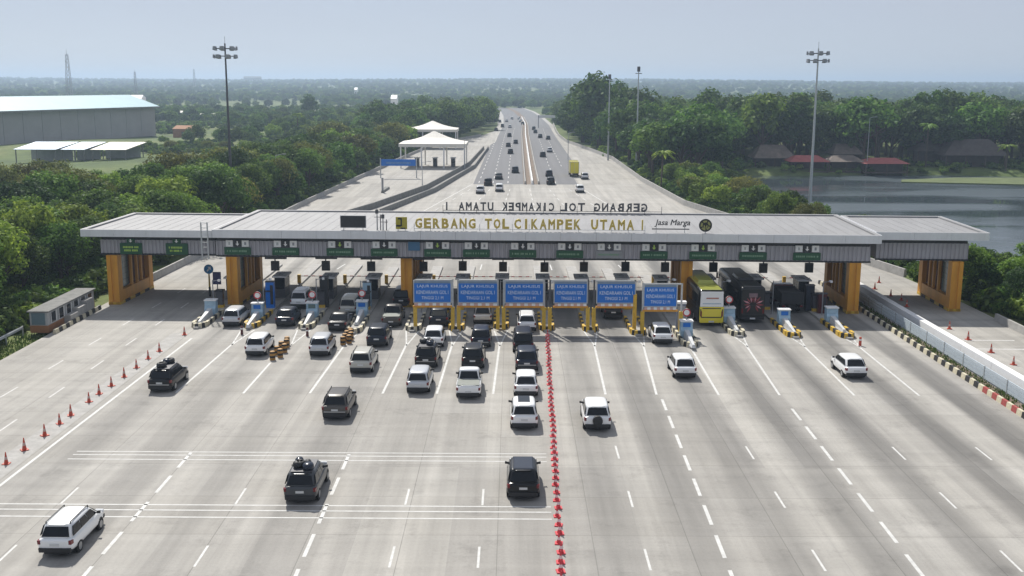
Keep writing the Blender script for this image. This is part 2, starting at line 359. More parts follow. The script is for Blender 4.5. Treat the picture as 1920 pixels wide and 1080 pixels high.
# highway: asphalt carriageways past the plaza, centre line drifting
CEN = [(238,4.5,0),(300,4.7,0),(475,5.6,0),(600,7.0,0),(760,5.6,0),(880,2.5,0),(1010,-5,0),(1150,-14,0),(1500,-10,0)]
def cen(y): return lerp_tab(CEN, y, 1)
def strip(mb, y0, y1, f0, f1, z, step=20):
    y = y0; rows = []
    while y < y1: rows.append(y); y += step
    rows.append(y1); n = len(mb.v)
    for y in rows: mb.v.append((f0(y), y, z + gz(0, y) + 0.3)); mb.v.append((f1(y), y, z + gz(0, y) + 0.3))
    for k in range(len(rows) - 1): mb.f.append((n+2*k, n+2*k+1, n+2*k+3, n+2*k+2)); mb.m.append(0)
    return mb
road = MB()
strip(road, 247, 1010, lambda y: cen(y) - (13.6 if y < 420 else 12.0), lambda y: cen(y) - 1.9, 0.012)
strip(road, 247, 1010, lambda y: cen(y) + 1.9, lambda y: cen(y) + (10.6 if y < 300 else 13.2), 0.012)
road = tag(road.build('road', M['asphalt']), kind='structure')
b = strip(MB(), 247, 1010, lambda y: cen(y) - 1.9, lambda y: cen(y) + 1.9, 0.02); b.build('median_strip', M['soil'], road)
b = strip(MB(), 610, 1010, lambda y: cen(y) - 15.5, lambda y: cen(y) + 15.5, 0.0); tag(b.build('road_shoulder', M['conc']), kind='structure')
for off, w, h in ((-1.55, 0.22, 0.75), (0.1, 0.3, 0.9), (1.55, 0.22, 0.75)):
    for y0 in range(247, 700, 30):
        b = MB(); a, c = cen(y0), cen(y0 + 29.4)
        b.hexa([(a+off-w,y0,0),(a+off+w,y0,0),(c+off+w,y0+29.4,0),(c+off-w,y0+29.4,0)], [(a+off-w*.5,y0,h),(a+off+w*.5,y0,h),(c+off+w*.5,y0+29.4,h),(c+off-w*.5,y0+29.4,h)])
        b.build('median_barrier', M['white'] if off == 0.1 else M['conc'], road)
for off in (-12.4, -9.1, -5.6, 5.6, 9.1):
    y = 250
    while y < 560:
        if not (off == 9.1 and y < 290):
            b = MB(); a = cen(y) + off; c = cen(y + 5) + off; b.quad((a-.09,y,.018),(a+.09,y,.018),(c+.09,y+5,.018),(c-.09,y+5,.018)); b.build('lane_dash', M['line'], road)
        y += 13
# painted markings on the plaza
def line(x0, y0, x1, y1, w=0.16, m='line', z=0.005, name='painted_line'):
    d = Vector((x1 - x0, y1 - y0)); d.normalize(); px, py = -d.y * w / 2, d.x * w / 2
    MB().quad((x0-px,y0-py,z),(x1-px,y1-py,z),(x1+px,y1+py,z),(x0+px,y0+py,z)).build(name, M[m], pave)
line(-29.9, 40, -29.3, 95, 0.2)
for k, x in enumerate(ISL[1:]):
    xf = {9: x - 0.55, 11: x - 0.5}.get(k + 1, x)
    if k + 1 == 7: continue
    if k + 1 == 2: line(xf - .5, 86.5, xf - .55, 77.5, 0.18)
    else: line(x - 0.05, 93, xf - 0.35, 77.6, 0.18)
    for sx in (-1, 1): line(x + sx * 0.62, 98.5, x, 92.6, 0.14)
    for q in range(4): line(x - 0.38 + 0.05*q, 97.6 - q * 1.1, x + 0.38 - 0.05*q, 97.6 - q * 1.1, 0.10, 'line_worn')
for x, y0 in ((-20.3, 64.4), (-10.25, 64.2), (11.2, 76.4), (20.3, 74.2)):
    y = y0; drift = -0.022 if x > 0 else 0
    while y > 36:
        line(x + drift*(y0-y), y, x + drift*(y0-y+2.7), y - 2.7, 0.20, name='lane_dash'); y -= 4.05
for x in (-25.05, -15.35, -5.9, -1.6, 6.75, 15.2, 24.7, 30.1):
    for y in ((58.4, 50.6, 42.8) if x < 0 else (66.0, 58.2, 50.4, 42.6)): line(x, y, x, y - 2.4, 0.125, name='lane_dash')
for y in (64.55, 63.95, 63.15): line(-27.6, y, 2.2, y - 0.15, 0.115)
for y in (55.95, 55.2, 54.25): line(-30.6, y, 2.2, y - 0.15, 0.125)
for x in (-37.6, -34.35):
    for y in (119, 111, 103, 95, 87, 79, 71): line(x - (0.02*(95-y) if x < -36 else 0), y, x - (0.02*(97.8-y) if x < -36 else 0), y - 2.8, 0.15, 'line_worn', name='lane_dash')
for y in (92.2, 95.5): line(40.8, y, 46.2, y - 0.1, 0.3, 'line_worn')
line(40.6, 60, 40.2, 120, 0.14, 'line_worn')
# lane dashes past the gate
for x in (-22, -13, -4, 5, 14, 23):
    for y in range(132, 236, 9):
        t = (y - 132) / 110.0; xx = x * (1 - 0.55 * t) + 1.5 * t; x2 = x * (1 - 0.55 * (t + 0.036)) + 1.5 * t
        line(xx, y, x2, y + 4, 0.16, name='lane_dash')
line(cen(247) + 10, 247, 24, 150, 0.18); line(-9.4, 246, -20, 165, 0.18)

# steel grating and darker repaired slab strip across the lanes in front of the height bars
MB().quad((3.8,95.55,.006),(15.6,95.2,.006),(15.6,95.45,.006),(3.8,95.8,.006)).build('drain_grating', M['dkgrey'], pave)
MB().quad((-31.9,40,.004),(-30.2,40,.004),(-30.2,97,.004),(-31.7,97,.004)).build('smooth_strip', M['conc'], pave)

# kerb blocks, planting, railing and white parapet between the plaza and the right-hand ramp
kerb = thing('kerb', 'black and cream painted kerb along the right edge of the plaza', 'kerb', (36.2, 0, 0))
blk = MB(); blk.hexa([(-.16,0,0),(.16,0,0),(.16,.78,0),(-.16,.78,0)], [(-.10,0,.42),(.10,0,.42),(.10,.78,.42),(-.10,.78,.42)])
cr = mat('cream_kerb_paint', (0.60,0.55,0.40), 0.7, var=0.2, scale=4); bkm = blk.mesh('kerb_block', cr); dull_red = mat('dull_red_kerb_paint', (0.36,0.07,0.06), 0.7, var=0.2, scale=4)
for i, yy in enumerate([66 + 0.8 * k for k in range(72)]):
    red = 72.0 < yy < 78.5
    inst('kerb_block', bkm, kerb, (0, yy, 0), 0, mat=(M['black'] if i % 2 else cr) if not (red and i % 2) else dull_red)
rail = thing('railing', 'pale blue steel railing panels beside the painted kerb on the right', 'railing', (37.6, 0, 0))
for y0 in range(62, 124, 4):
    b = MB(); b.bx(-.05,.05,y0,y0+.1,0,1.15); b.build('post', M['galv'], rail)
    b = MB()
    for z0, z1 in ((.15,.42),(.46,.74),(.78,.98),(1.04,1.12)): b.bx(-.03,.03,y0+.1,y0+4,z0,z1)
    b.build('panel', M['railp'], rail)
par = thing('parapet', 'broad white concrete parapet dividing plaza and right-hand ramp', 'parapet', (39.35, 0, 0))
for y0 in range(60, 120, 6):
    b = MB(); b.hexa([(-.42,y0,0),(.42,y0,0),(.42,y0+5.95,0),(-.42,y0+5.95,0)], [(-.34,y0,.95),(.34,y0,.95),(.34,y0+5.95,.95),(-.34,y0+5.95,.95)]); b.build('parapet_block', M['white'], par)
MB().quad((37.75,60,.008),(38.85,60,.008),(38.85,120,.008),(37.75,120,.008)).build('drain_channel', M['dkgrey'], pave)

def guard_wall(name, label, pts, h=0.85, w=0.22, mt='conc', cap=True, seg=8.0):
    t = thing(name, label, 'barrier', (pts[0][0], pts[0][1], 0)); o = Vector((pts[0][0], pts[0][1], 0))
    for a, c in zip(pts, pts[1:]):
        a = Vector((*a, 0)); c = Vector((*c, 0)); n = max(1, int((c - a).length / seg)); d = (c - a) / n; s = d.normalized(); q = Vector((-s.y, s.x, 0))
        for k in range(n):
            p0 = a + d * k - o; p1 = a + d * (k + 0.993) - o; b = MB()
            b.hexa([p0-q*w, p1-q*w, p1+q*w, p0+q*w], [p0-q*w*.55+Vector((0,0,h)), p1-q*w*.55+Vector((0,0,h)), p1+q*w*.55+Vector((0,0,h)), p0+q*w*.55+Vector((0,0,h))])
            b.build('barrier_segment', M[mt], t)
    return t
guard_wall('concrete_barrier', 'weathered concrete barrier along the far left edge of the off-ramp', [(-42.6,118),(-41.2,160),(-39.8,205),(-37.4,256),(-33.7,330),(-30.5,382),(-23.5,430),(-14,475)], mt='conc')
p1, p2, p3 = G(700,391), G(800,355), G(878,312)
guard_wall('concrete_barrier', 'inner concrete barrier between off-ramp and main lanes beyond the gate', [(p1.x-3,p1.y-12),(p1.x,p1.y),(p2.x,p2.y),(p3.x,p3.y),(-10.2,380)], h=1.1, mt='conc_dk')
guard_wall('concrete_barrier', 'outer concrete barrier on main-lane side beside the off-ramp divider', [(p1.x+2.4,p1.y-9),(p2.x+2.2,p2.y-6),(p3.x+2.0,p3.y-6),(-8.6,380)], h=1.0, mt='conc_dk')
guard_wall('concrete_barrier', 'pale concrete parapet along the right edge of lanes beyond the gate', [(47.9,128),(42.2,160),(33.2,205),(31.0,256),(30.7,330),(26.2,380),(21.4,425),(20.4,470),(21,520),(23,610)], h=1.0, mt='conc')
guard_wall('concrete_barrier', 'low concrete barrier at the outer edge of the right-hand ramp', [(48.3,78),(48.3,104)], h=0.7, mt='conc')
# steel guard rail on the left verge
t = thing('guard_rail', 'steel guard rail on the grass verge at left edge of the plaza', 'guard rail', (-45.4, 70, 0))
for k in range(9):
    b = MB(); b.bx(-.05,.05,k*3.3,k*3.3+.1,-.6,.75); b.build('post', M['galv'], t)
b = MB(); b.loft([[(-.02,y,.45),(.06,y,.50),(.0,y,.58),(.06,y,.66),(-.02,y,.75),(-.06,y,.6)] for y in (0, 26.5)]); b.build('rail_beam', M['galv'], t)

# ------------------------------------------------------------------ text
def text_mesh(s, size=1.0, ext=0.03, off=0.0, align='CENTER'):
    cu = bpy.data.curves.new('text', 'FONT'); cu.body = s; cu.size = size; cu.extrude = ext;  cu.resolution_u = 2; cu.bevel_depth = off; cu.bevel_resolution = 0
    cu.align_x = align; cu.align_y = 'CENTER'
    o = bpy.data.objects.new('text', cu); COL.objects.link(o)
    dg = bpy.context.evaluated_depsgraph_get(); dg.update()
    me = bpy.data.meshes.new_from_object(o.evaluated_get(dg)); bpy.data.objects.remove(o); bpy.data.curves.remove(cu)
    xs = [v.co.x for v in me.vertices]; ysv = [v.co.y for v in me.vertices]
    me['w'] = max(xs) - min(xs); me['cx'] = (max(xs) + min(xs)) / 2; me['cy'] = (max(ysv) + min(ysv)) / 2; me['h'] = max(ysv) - min(ysv)
    return me
_tc = {}
def put_text(s, name, parent, loc, w, h, mt, ext=0.03, off=0.0, back=False):
    """upright text facing -Y, fitted to w x h"""
    if (s, ext, off) not in _tc: _tc[(s, ext, off)] = text_mesh(s, 1.0, ext, off)
    me = _tc[(s, ext, off)].copy(); me.materials.clear(); me.materials.append(mt)
    sx, sy = w / me['w'], h / me['h']; cx, cy = me['cx'], me['cy']
    for v in me.vertices: v.co = Vector(((v.co.x - cx) * sx * (-1 if back else 1), v.co.z if back else -v.co.z, (v.co.y - cy) * sy))
    o = bpy.data.objects.new(name, me); COL.objects.link(o); o.parent = parent; o.location = loc; return o

# ------------------------------------------------------------------ toll gate canopies
GO, GR = Vector((3.15, 107.2, 0)), -0.036
def corrugated(x0, x1, z0, z1, y, pitch=0.42, depth=0.10):
    b = MB(); n = max(1, int(round((x1 - x0) / pitch))); p = (x1 - x0) / n; prof = []
    for i in range(n):
        a = x0 + i * p; prof += [(a, y), (a + p * .45, y), (a + p * .55, y + depth), (a + p * .9, y + depth)]
    prof.append((x1, y)); k = len(prof)
    b.add([(px, py, z0) for px, py in prof] + [(px, py, z1) for px, py in prof], [(i, i+1, k+i+1, k+i) for i in range(k - 1)])
    return b
def canopy(name, label, x0, x1, y0, dep, ztop, zmid, zlow, inset_l, inset_r, setb=0.9):
    """roof slab with raised rim, fascia panels, dark recess and corrugated cladding (gate coordinates)"""
    t = thing(name, label, 'canopy', GO, GR); y1 = y0 + dep
    b = MB(); zr = ztop - 0.16; r = 0.45
    b.quad((x0+r,y0+r,zr),(x1-r,y0+r,zr),(x1-r,y1-r,zr),(x0+r,y1-r,zr))
    o = [(x0,y0),(x1,y0),(x1,y1),(x0,y1)]; i_ = [(x0+r,y0+r),(x1-r,y0+r),(x1-r,y1-r),(x0+r,y1-r)]
    for k in range(4):
        a, c, e, f = o[k], o[(k+1) % 4], i_[(k+1) % 4], i_[k]
        b.quad((*a,ztop),(*c,ztop),(*e,ztop),(*f,ztop)); b.quad((*f,ztop),(*e,ztop),(*e,zr),(*f,zr))
    b.quad((x0,y1,zmid),(x1,y1,zmid),(x1,y0,zmid),(x0,y0,zmid))
    b.build('roof', M['roof'], t)
    # standing seams of the roof sheets
    n = int((x1 - x0) / 1.15)
    b = MB()
    for k in range(1, n):
        xx = x0 + r + (x1 - x0 - 2*r) * k / n; b.bx(xx-.02, xx+.02, y0+r+.02, y1-r-.02, zr, zr + 0.018)
    tag(b.build('roof_seams', M['roof'], t), kind='stuff')
    n = max(2, int(round((x1 - x0) / 3.55))); w = (x1 - x0) / n
    b = MB(); b.bx(.012, w-.012, -.06, 0, zmid, ztop); me = b.mesh('fascia_panel', M['fascia'])
    for k in range(n):
        inst('fascia_panel', me, t, (x0 + k*w, y0, 0)); inst('fascia_panel', me, t, (x0 + (k+1)*w, y1, 0), math.pi)
    n2 = max(2, int(round(dep / 3.55))); w2 = dep / n2
    b = MB(); b.bx(.012, w2-.012, -.06, 0, zmid, ztop); me = b.mesh('fascia_panel', M['fascia'])
    for k in range(n2): inst('fascia_panel', me, t, (x1, y0 + k*w2, 0), math.pi/2); inst('fascia_panel', me, t, (x0, y0 + (k+1)*w2, 0), -math.pi/2)
    xa, xb, ya, yb = x0 + inset_l, x1 - inset_r, y0 + setb, y1 - setb
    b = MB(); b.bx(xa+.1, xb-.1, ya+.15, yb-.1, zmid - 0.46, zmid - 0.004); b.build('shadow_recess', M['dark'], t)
    n = max(1, int(round((xb - xa) / 4.8))); w = (xb - xa) / n
    me = corrugated(0, w - .01, zlow, zmid - 0.44, 0).mesh('cladding_panel', M['clad'])
    for k in range(n):
        inst('cladding_panel', me, t, (xa + k*w, ya, 0)); inst('cladding_panel', me, t, (xa + (k+1)*w, yb, 0), math.pi)
    n = max(1, int(round((yb - ya) / 4.8))); w = (yb - ya) / n
    me = corrugated(0, w - .01, zlow, zmid - 0.44, 0).mesh('cladding_panel', M['clad'])
    for k in range(n): inst('cladding_panel', me, t, (xb, ya + k*w, 0), math.pi/2); inst('cladding_panel', me, t, (xa, ya + (k+1)*w, 0), -math.pi/2)
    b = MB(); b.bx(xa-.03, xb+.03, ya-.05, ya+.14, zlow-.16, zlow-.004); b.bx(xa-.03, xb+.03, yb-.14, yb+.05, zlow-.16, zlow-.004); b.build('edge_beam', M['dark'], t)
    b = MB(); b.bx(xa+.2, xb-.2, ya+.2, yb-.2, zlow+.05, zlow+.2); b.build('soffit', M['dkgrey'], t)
    return t
main = canopy('toll_gate_canopy', 'long grey canopy with white roof spanning the thirteen toll lanes', -33.9, 33.9, 0, 17.4, 8.2, 7.36, 5.42, 0.0, 0.7)
left = canopy('toll_gate_canopy', 'shorter side canopy with bright roof over the left ramp', -47.8, -34.1, 0.4, 14.4, 8.05, 7.3, 5.45, 1.6, 0.0)
right = canopy('toll_gate_canopy', 'set-back side canopy over the right-hand ramp by the lake', 34.1, 45.4, 2.2, 14.0, 8.25, 7.45, 5.38, 0.3, 1.6)
def column_set(parent, x, y, ztop, wd=1.15):
    """front and rear piers, slim posts, glazed bays and a low orange plinth wall, all in a row along the depth"""
    c = bpy.data.objects.new('column_row', None); COL.objects.link(c); c.parent = parent; c.location = (x, y, 0)
    h = wd / 2
    for yy, d in ((0, 1.1), (8.6, 1.1)):
        b = MB()
        for ox in (-h, h - 0.42): b.bx(ox, ox + .42, yy, yy + d, 0.0, ztop)
        b.bx(-h + .42, h - .42, yy + .12, yy + d - .12, 0.0, ztop); b.build('pier', M['orange'], c)
    for yy in (3.9, 5.4, 6.6):
        MB().bx(-h+.1, -h+.35, yy, yy+.3, 1.45, ztop).build('slim_post', M['orange'], c); MB().bx(h-.35, h-.1, yy, yy+.3, 1.45, ztop).build('slim_post', M['orange'], c)
    b = MB(); b.bx(-h+.02, h-.02, 1.12, 8.58, 0, 1.44); b.build('plinth_wall', M['orange'], c)
    b = MB(); b.bx(-.12, .12, 1.2, 3.8, 1.5, ztop - .05)
    for k in range(6): b.bx(-.18, .18, 1.2, 3.8, 1.6 + k*.62, 1.66 + k*.62)
    b.build('glazed_panel', M['teal'], c)
    b = MB(); b.bx(-.10, .10, 4.25, 8.5, 1.5, ztop - .05); b.build('dark_panel', M['brown'], c)
    for k in range(7):
        b = MB(); b.bx(-h-.06, h+.06, 0.0+k*1.38, 1.34+k*1.38, 0, .28); b.build('base_block', M['black'] if k % 2 else M['yellow'], c)
ZC = 5.26
column_set(main, -32.3, 0.7, ZC); column_set(main, -14.2, 1.4, ZC); column_set(main, 14.8, 1.4, ZC); column_set(main, 31.7, 0.7, ZC)
column_set(left, -45.0, 1.0, ZC); column_set(right, 42.6, 3.0 - 0.6, 5.2)
# lattice riser where the left canopy meets the main one
t = thing('cable_riser', 'pale lattice cable riser at the joint of left and main canopies', 'lattice', GO + Vector((-34.4, 0.2, 0)))
b = MB()
for ox in (-.32, .32): b.bx(ox-.06, ox+.06, -.12, 0.0, 5.3, 9.1)
for k in range(8): b.bx(-.3, .3, -.10, -.04, 5.5+k*.5, 5.56+k*.5)
b.build('frame', M['galv'], t)

# rooftop lettering and emblems
def gx_(px, y=107.6): return (px - 960) / FOC * y * 1.0 - GO.x + 0.0
def gate_px(px, z=8.9, ly=0.55):
    """gate x of a pixel column for a point at height z on the gate line ly"""
    x = 0.0
    for _ in range(12):
        wx = GO.x + x * math.cos(GR) - ly * math.sin(GR); wy = GO.y + x * math.sin(GR) + ly * math.cos(GR)
        depth = wy * math.cos(PITCH) + (CAM_H - z) * math.sin(PITCH)
        x += ((px - 960) / FOC * depth - wx)
    return x
def letters(t, words, z, h, ly, mt, back=False, thick=0.05, off=0.012, frac=0.80):
    for wd, a, c in words:
        n = len(wd); xa, xb = gate_px(a, z, ly), gate_px(c, z, ly); p = (xb - xa) / n
        for i, ch in enumerate(wd[::-1] if back else wd):
            cw = p * frac * (0.35 if ch == 'I' else 1.0)
            put_text(ch, 'letter', t, (xa + p * (i + .5), ly, z), cw, h, mt, thick, off, back)
t = thing('rooftop_sign', 'row of standing gold letters along the front edge of canopy roof', 'sign', GO, GR)
FR = [('GERBANG',776,893),('TOL',907,956),('CIKAMPEK',962,1090),('UTAMA',1106,1190),('I',1199,1209)]
letters(t, FR, 9.0, 1.05, 0.45, M['gold'], thick=0.05, off=0.045)
b = MB(); xa, xb = gate_px(776), gate_px(1209); b.bx(xa, xb, .52, .58, 8.40, 8.45)
for k in range(15): xx = xa + (xb-xa)*k/14; b.bx(xx-.025, xx+.025, .54, .6, 8.0, 8.95)
b.build('support_frame', M['galv'], t)
t = thing('rooftop_sign', 'row of dark letters facing away along the rear edge of canopy roof', 'sign', GO, GR)
BR = [('GERBANG',1112,1215),('TOL',1048,1098),('CIKAMPEK',939,1040),('UTAMA',858,926),('I',832,842)]
bkl = mat('letter_back', (0.10,0.10,0.105), 0.6, var=0.1)
letters(t, BR, 8.86, 1.0, 17.0, bkl, back=True, thick=0.05, off=0.035)
b = MB(); xa, xb = gate_px(830, 8.5, 16.9), gate_px(1240, 8.5, 16.9); b.bx(xa, xb, 16.85, 16.92, 8.36, 8.42)
for k in range(14): xx = xa + (xb-xa)*k/13; b.bx(xx-.025, xx+.025, 16.86, 16.92, 8.03, 9.0)
b.build('support_frame', M['dkgrey'], t)
# round and square emblems, script nameplate, dark display board
t = thing('emblem_board', 'square olive yellow emblem board left of the gold roof letters', 'emblem', GO, GR)
xc = gate_px(752.5); b = MB(); b.bx(xc-.58, xc+.58, .4, .5, 8.36, 9.6); b.build('board', mat('emblem_yellow', (0.42,0.36,0.03), .5), t)
b = MB(); b.bx(xc-.08, xc+.06, .36, .4, 8.66, 9.5); b.bx(xc-.55, xc-.08, .36, .4, 8.62, 8.80); b.bx(xc-.34, xc-.08, .36, .4, 9.36, 9.52); b.bx(xc-.1, xc+.4, .36, .4, 8.38, 8.52); b.build('emblem_mark', M['black'], t)
for xx in (xc-.4, xc+.34): MB().bx(xx, xx+.06, .5, .58, 8.0, 8.4).build('support_post', M['galv'], t)
t = thing('emblem_board', 'round dark emblem with olive rings at right of the roof letters', 'emblem', GO, GR)
xc = gate_px(1322); zc = 9.02
MB().cyl((xc,.5,zc),(xc,.4,zc),.66,n=24).build('board', M['black'], t)
b = MB()
for r0, r1 in ((.30,.50),):
    for k in range(20):
        if k % 4 == 3: continue
        a0, a1 = 2*math.pi*k/20, 2*math.pi*(k+1)/20
        b.quad((xc+r0*math.cos(a0),.385,zc+r0*math.sin(a0)),(xc+r1*math.cos(a0),.385,zc+r1*math.sin(a0)),(xc+r1*math.cos(a1),.385,zc+r1*math.sin(a1)),(xc+r0*math.cos(a1),.385,zc+r0*math.sin(a1)))
for s in (-1, 1): b.quad((xc+s*.06,.38,zc-.34),(xc+s*.22,.38,zc-.05),(xc+s*.12,.38,zc+.05),(xc+s*.02,.38,zc-.15))
b.build('emblem_mark', mat('emblem_olive', (0.30,0.30,0.10), .5), t)
b = MB(); b.bx(xc-.04, xc+.04, .42, .5, 8.0, 8.4); b.build('support_post', M['galv'], t)
t = thing('rooftop_nameplate', 'small grey script nameplate standing between gold letters and round emblem', 'sign', GO, GR)
xa, xb = gate_px(1222), gate_px(1294)
o = put_text('Jasa Marga', 'lettering', t, ((xa+xb)/2+.15, .45, 9.2), (xb-xa)*.92, .78, bkl, .03, .02)
for v in o.data.vertices: v.co.x += v.co.z * 0.22
b = MB(); b.bx(xa, xb-.1, .44, .5, 8.55, 8.66); b.build('tagline_bar', bkl, t)
for xx in (xa+.4, xb-.6): MB().bx(xx, xx+.06, .5, .56, 8.0, 9.0).build('support_post', M['galv'], t)
t = thing('display_board', 'blank dark electronic display board standing on canopy roof', 'display', GO, GR)
xa, xb = gate_px(638), gate_px(686); b = MB(); b.bx(xa, xb, .4, .62, 8.45, 9.72); b.build('casing', M['grey'], t)
b = MB(); b.bx(xa+.06, xb-.06, .37, .4, 8.52, 9.66); b.build('screen', M['dark'], t)
for xx in (xa+.3, xb-.36): MB().bx(xx, xx+.06, .5, .56, 8.0, 8.46).build('support_post', M['galv'], t)
for px, h_, nm in ((706, 10.4, 'taller grey aerial mast beside the display board on the roof'), (717, 9.9, 'shorter twin aerial mast next to square yellow emblem')):
    xx = gate_px(px); t = thing('aerial_mast', nm, 'aerial', GO, GR)
    b = MB(); b.cyl((xx,.8,8.0),(xx,.8,h_),.07,.05,8); b.build('mast', M['grey'], t)
    b = MB(); b.cyl((xx+.35,.8,8.0),(xx+.35,.8,h_-.6),.05,.05,8); b.bx(xx-.3,xx+.5,.77,.83,h_-.9,h_-.84); b.bx(xx-.16,xx+.14,.68,.9,h_-.5,h_-.1); b.build('bracket', M['dkgrey'], t)
# lane signs on the cladding
SG = [445,535,637,720,820,893,980,1068,1142,1226,1318,1412,1513]
def lane_sign(px, label):
    x = gate_px(px, 6.4, .75); t = thing('lane_sign', label, 'lane sign', GO, GR, 'lane signs over the toll lanes'); y = .86
    for s in (-1, 1):
        b = MB(); b.bx(x+s*.83-.36, x+s*.83+.36, y-.16, y-.04, 6.34, 7.0); o = b.build('symbol_panel', M['white'], t)
        b = MB(); b.bx(x+s*.83-.10, x+s*.83+.10, y-.175, y-.162, 6.52, 6.82); b.build('symbol', M['galv'] if s < 0 else M['grey'], o)
    b = MB(); b.bx(x-.40, x+.40, y-.14, y-.03, 6.34, 7.0); o = b.build('arrow_panel', M['dark'] if px != 1142 else M['dkgrey'], t)
    b = MB(); b.add([(x-.07,y-.15,6.92),(x-.07,y-.15,6.66),(x-.2,y-.15,6.66),(x,y-.15,6.42),(x+.2,y-.15,6.66),(x+.07,y-.15,6.66),(x+.07,y-.15,6.92)], [(0,1,5,6),(2,3,4)]); b.build('arrow', M['lime'] if px in (637,820,1226,1318) else M['white'], o)
    b = MB(); b.bx(x-1.38, x+1.38, y-.18, y-.05, 5.50, 6.26); o = b.build('name_board', M['green'] if px != 1142 else M['grey'], t)
    b = MB(); a = x - 1.1
    while a < x + 1.0:
        w = U(.08,.16); b.bx(a, a+w, y-.195, y-.182, 5.80, 5.98); a += w + (.05 if rnd() > .2 else .16)
    b.build('lettering', mat('dim_letter', (0.20,0.34,0.22), .5, var=0), o)
for i, px in enumerate(SG): lane_sign(px, 'green lane sign with two white symbols, %s from left on the main canopy' % ORD[i])
for px, w in ((245, 'leftmost'), (331, 'second')):
    x = gate_px(px, 6.4, 1.2); y = 1.28; t = thing('lane_sign', 'dark green overhead sign with lime lettering on left canopy, %s' % ('nearer the ramp edge' if px == 245 else 'nearer the main canopy'), 'lane sign', GO, GR, 'signs over the left ramp')
    b = MB(); b.bx(x-1.15, x+1.15, y-.14, y, 5.38, 6.55); o = b.build('name_board', M['green'], t)
    b = MB()
    for z, hw in ((6.12,.82),(5.78,.72)):
        a = x - hw
        while a < x + hw - .1:
            q = U(.09,.15); b.bx(a, a+q, y-.155, y-.142, z-.10, z+.10); a += q + (.04 if rnd() > .18 else .14)
    b.build('lettering', M['lime'], o)
    b = MB(); b.bx(x-.42, x+.42, y-.12, y, 6.58, 7.0); o = b.build('arrow_panel', M['green'], t)
    b = MB(); b.add([(x-.06,y-.135,6.97),(x-.06,y-.135,6.8),(x-.2,y-.135,6.8),(x,y-.135,6.6),(x+.2,y-.135,6.8),(x+.06,y-.135,6.8),(x+.06,y-.135,6.97)], [(0,1,5,6),(2,3,4)]); b.build('arrow', M['white'], o)
t = thing('information_panel', 'small blue panel on cladding between fourth and fifth lane signs', 'sign', GO, GR); x = gate_px(776, 6.6, .8)
b = MB(); b.bx(x-.6, x+.6, .74, .84, 6.1, 7.0); b.build('panel', mat('dull_blue_panel', (0.05,0.16,0.30), .5), t)
# ------------------------------------------------------------------ islands, booths, kiosks, signals, height bars
def island(x, y0, label, yellow):
    t = thing('traffic_island', label, 'traffic island', (x, y0, 0), 0, 'traffic islands between the toll lanes')
    b = MB(); hw = .62; b.loft([[(px, py, z) for px, py in ((-.2,0),(.2,0),(hw,1.4),(hw,36),(-hw,36),(-hw,1.4))] for z in (0, .2)]); b.build('slab', M['conc'], t)
    for k in range(7):
        for s in (-1, 1):
            b = MB(); b.bx(s*hw-.13, s*hw+.13, 1.4+k*.85, 2.22+k*.85, .0, .42); b.build('kerb_block', (M['black'] if k % 2 else (M['yellow'] if yellow else cr)), t)
    n = 7; ang = [math.pi*(1 + i/n) for i in range(n+1)]
    for k in range(n):
        a0, a1 = ang[k], ang[k+1]; P = lambda r, a, z: (r*math.cos(a), 1.4 + 1.5*r*math.sin(a), z)
        MB().hexa([P(.40,a0,0),P(.74,a0,0),P(.74,a1,0),P(.40,a1,0)], [P(.40,a0,.46),P(.68,a0,.46),P(.68,a1,.46),P(.40,a1,.46)]).build('nose_block', M['black'] if k % 2 else (M['yellow'] if yellow else cr), t)
    return t
def kiosk(x, y, label, screen, sign=True):
    t = thing('guide_kiosk', label, 'kiosk', (x, y, .2), 0, 'kiosks at the island heads')
    b = MB(); b.loft([[(s*.55, yy, z) for s, yy in ((-1,0),(1,0),(1,.9),(-1,.9))] if z < 1.0 else [(s*.55, yy, z) for s, yy in ((-1,.15),(1,.15),(1,.9),(-1,.9))] for z in (0,.7,1.0,1.5)]); b.build('cabinet', M['skyblue'], t)
    b = MB(); b.bx(-.34,.34,.10,.14,1.02,1.40); b.build('screen', M[screen], t)
    b = MB(); b.bx(-.60,.60,.05,.98,1.5,1.6); b.build('top_cap', M['white'], t)
    b = MB(); b.hexa([(-.2,-3.9,.05),(.2,-3.9,.05),(.3,0,.05),(-.3,0,.05)], [(-.10,-3.8,.32),(.10,-3.8,.32),(.22,0,.80),(-.22,0,.80)]); b.build('sloping_fender', M['fender'], t)
    if not sign: return t
    b = MB(); b.bx(-.05,.05,.5,.6,1.6,2.0); b.build('sign_post', M['grey'], t)
    b = MB(); b.cyl((0,.52,2.30),(0,.46,2.30),.37,n=20); o = b.build('round_sign', M['white'], t)
    b = MB()
    for k in range(20):
        a0, a1 = 2*math.pi*k/20, 2*math.pi*(k+1)/20
        b.quad((.26*math.cos(a0),.45,2.30+.26*math.sin(a0)),(.37*math.cos(a0),.45,2.30+.37*math.sin(a0)),(.37*math.cos(a1),.45,2.30+.37*math.sin(a1)),(.26*math.cos(a1),.45,2.30+.26*math.sin(a1)))
    b.build('red_ring', M['red'], o)
    return t
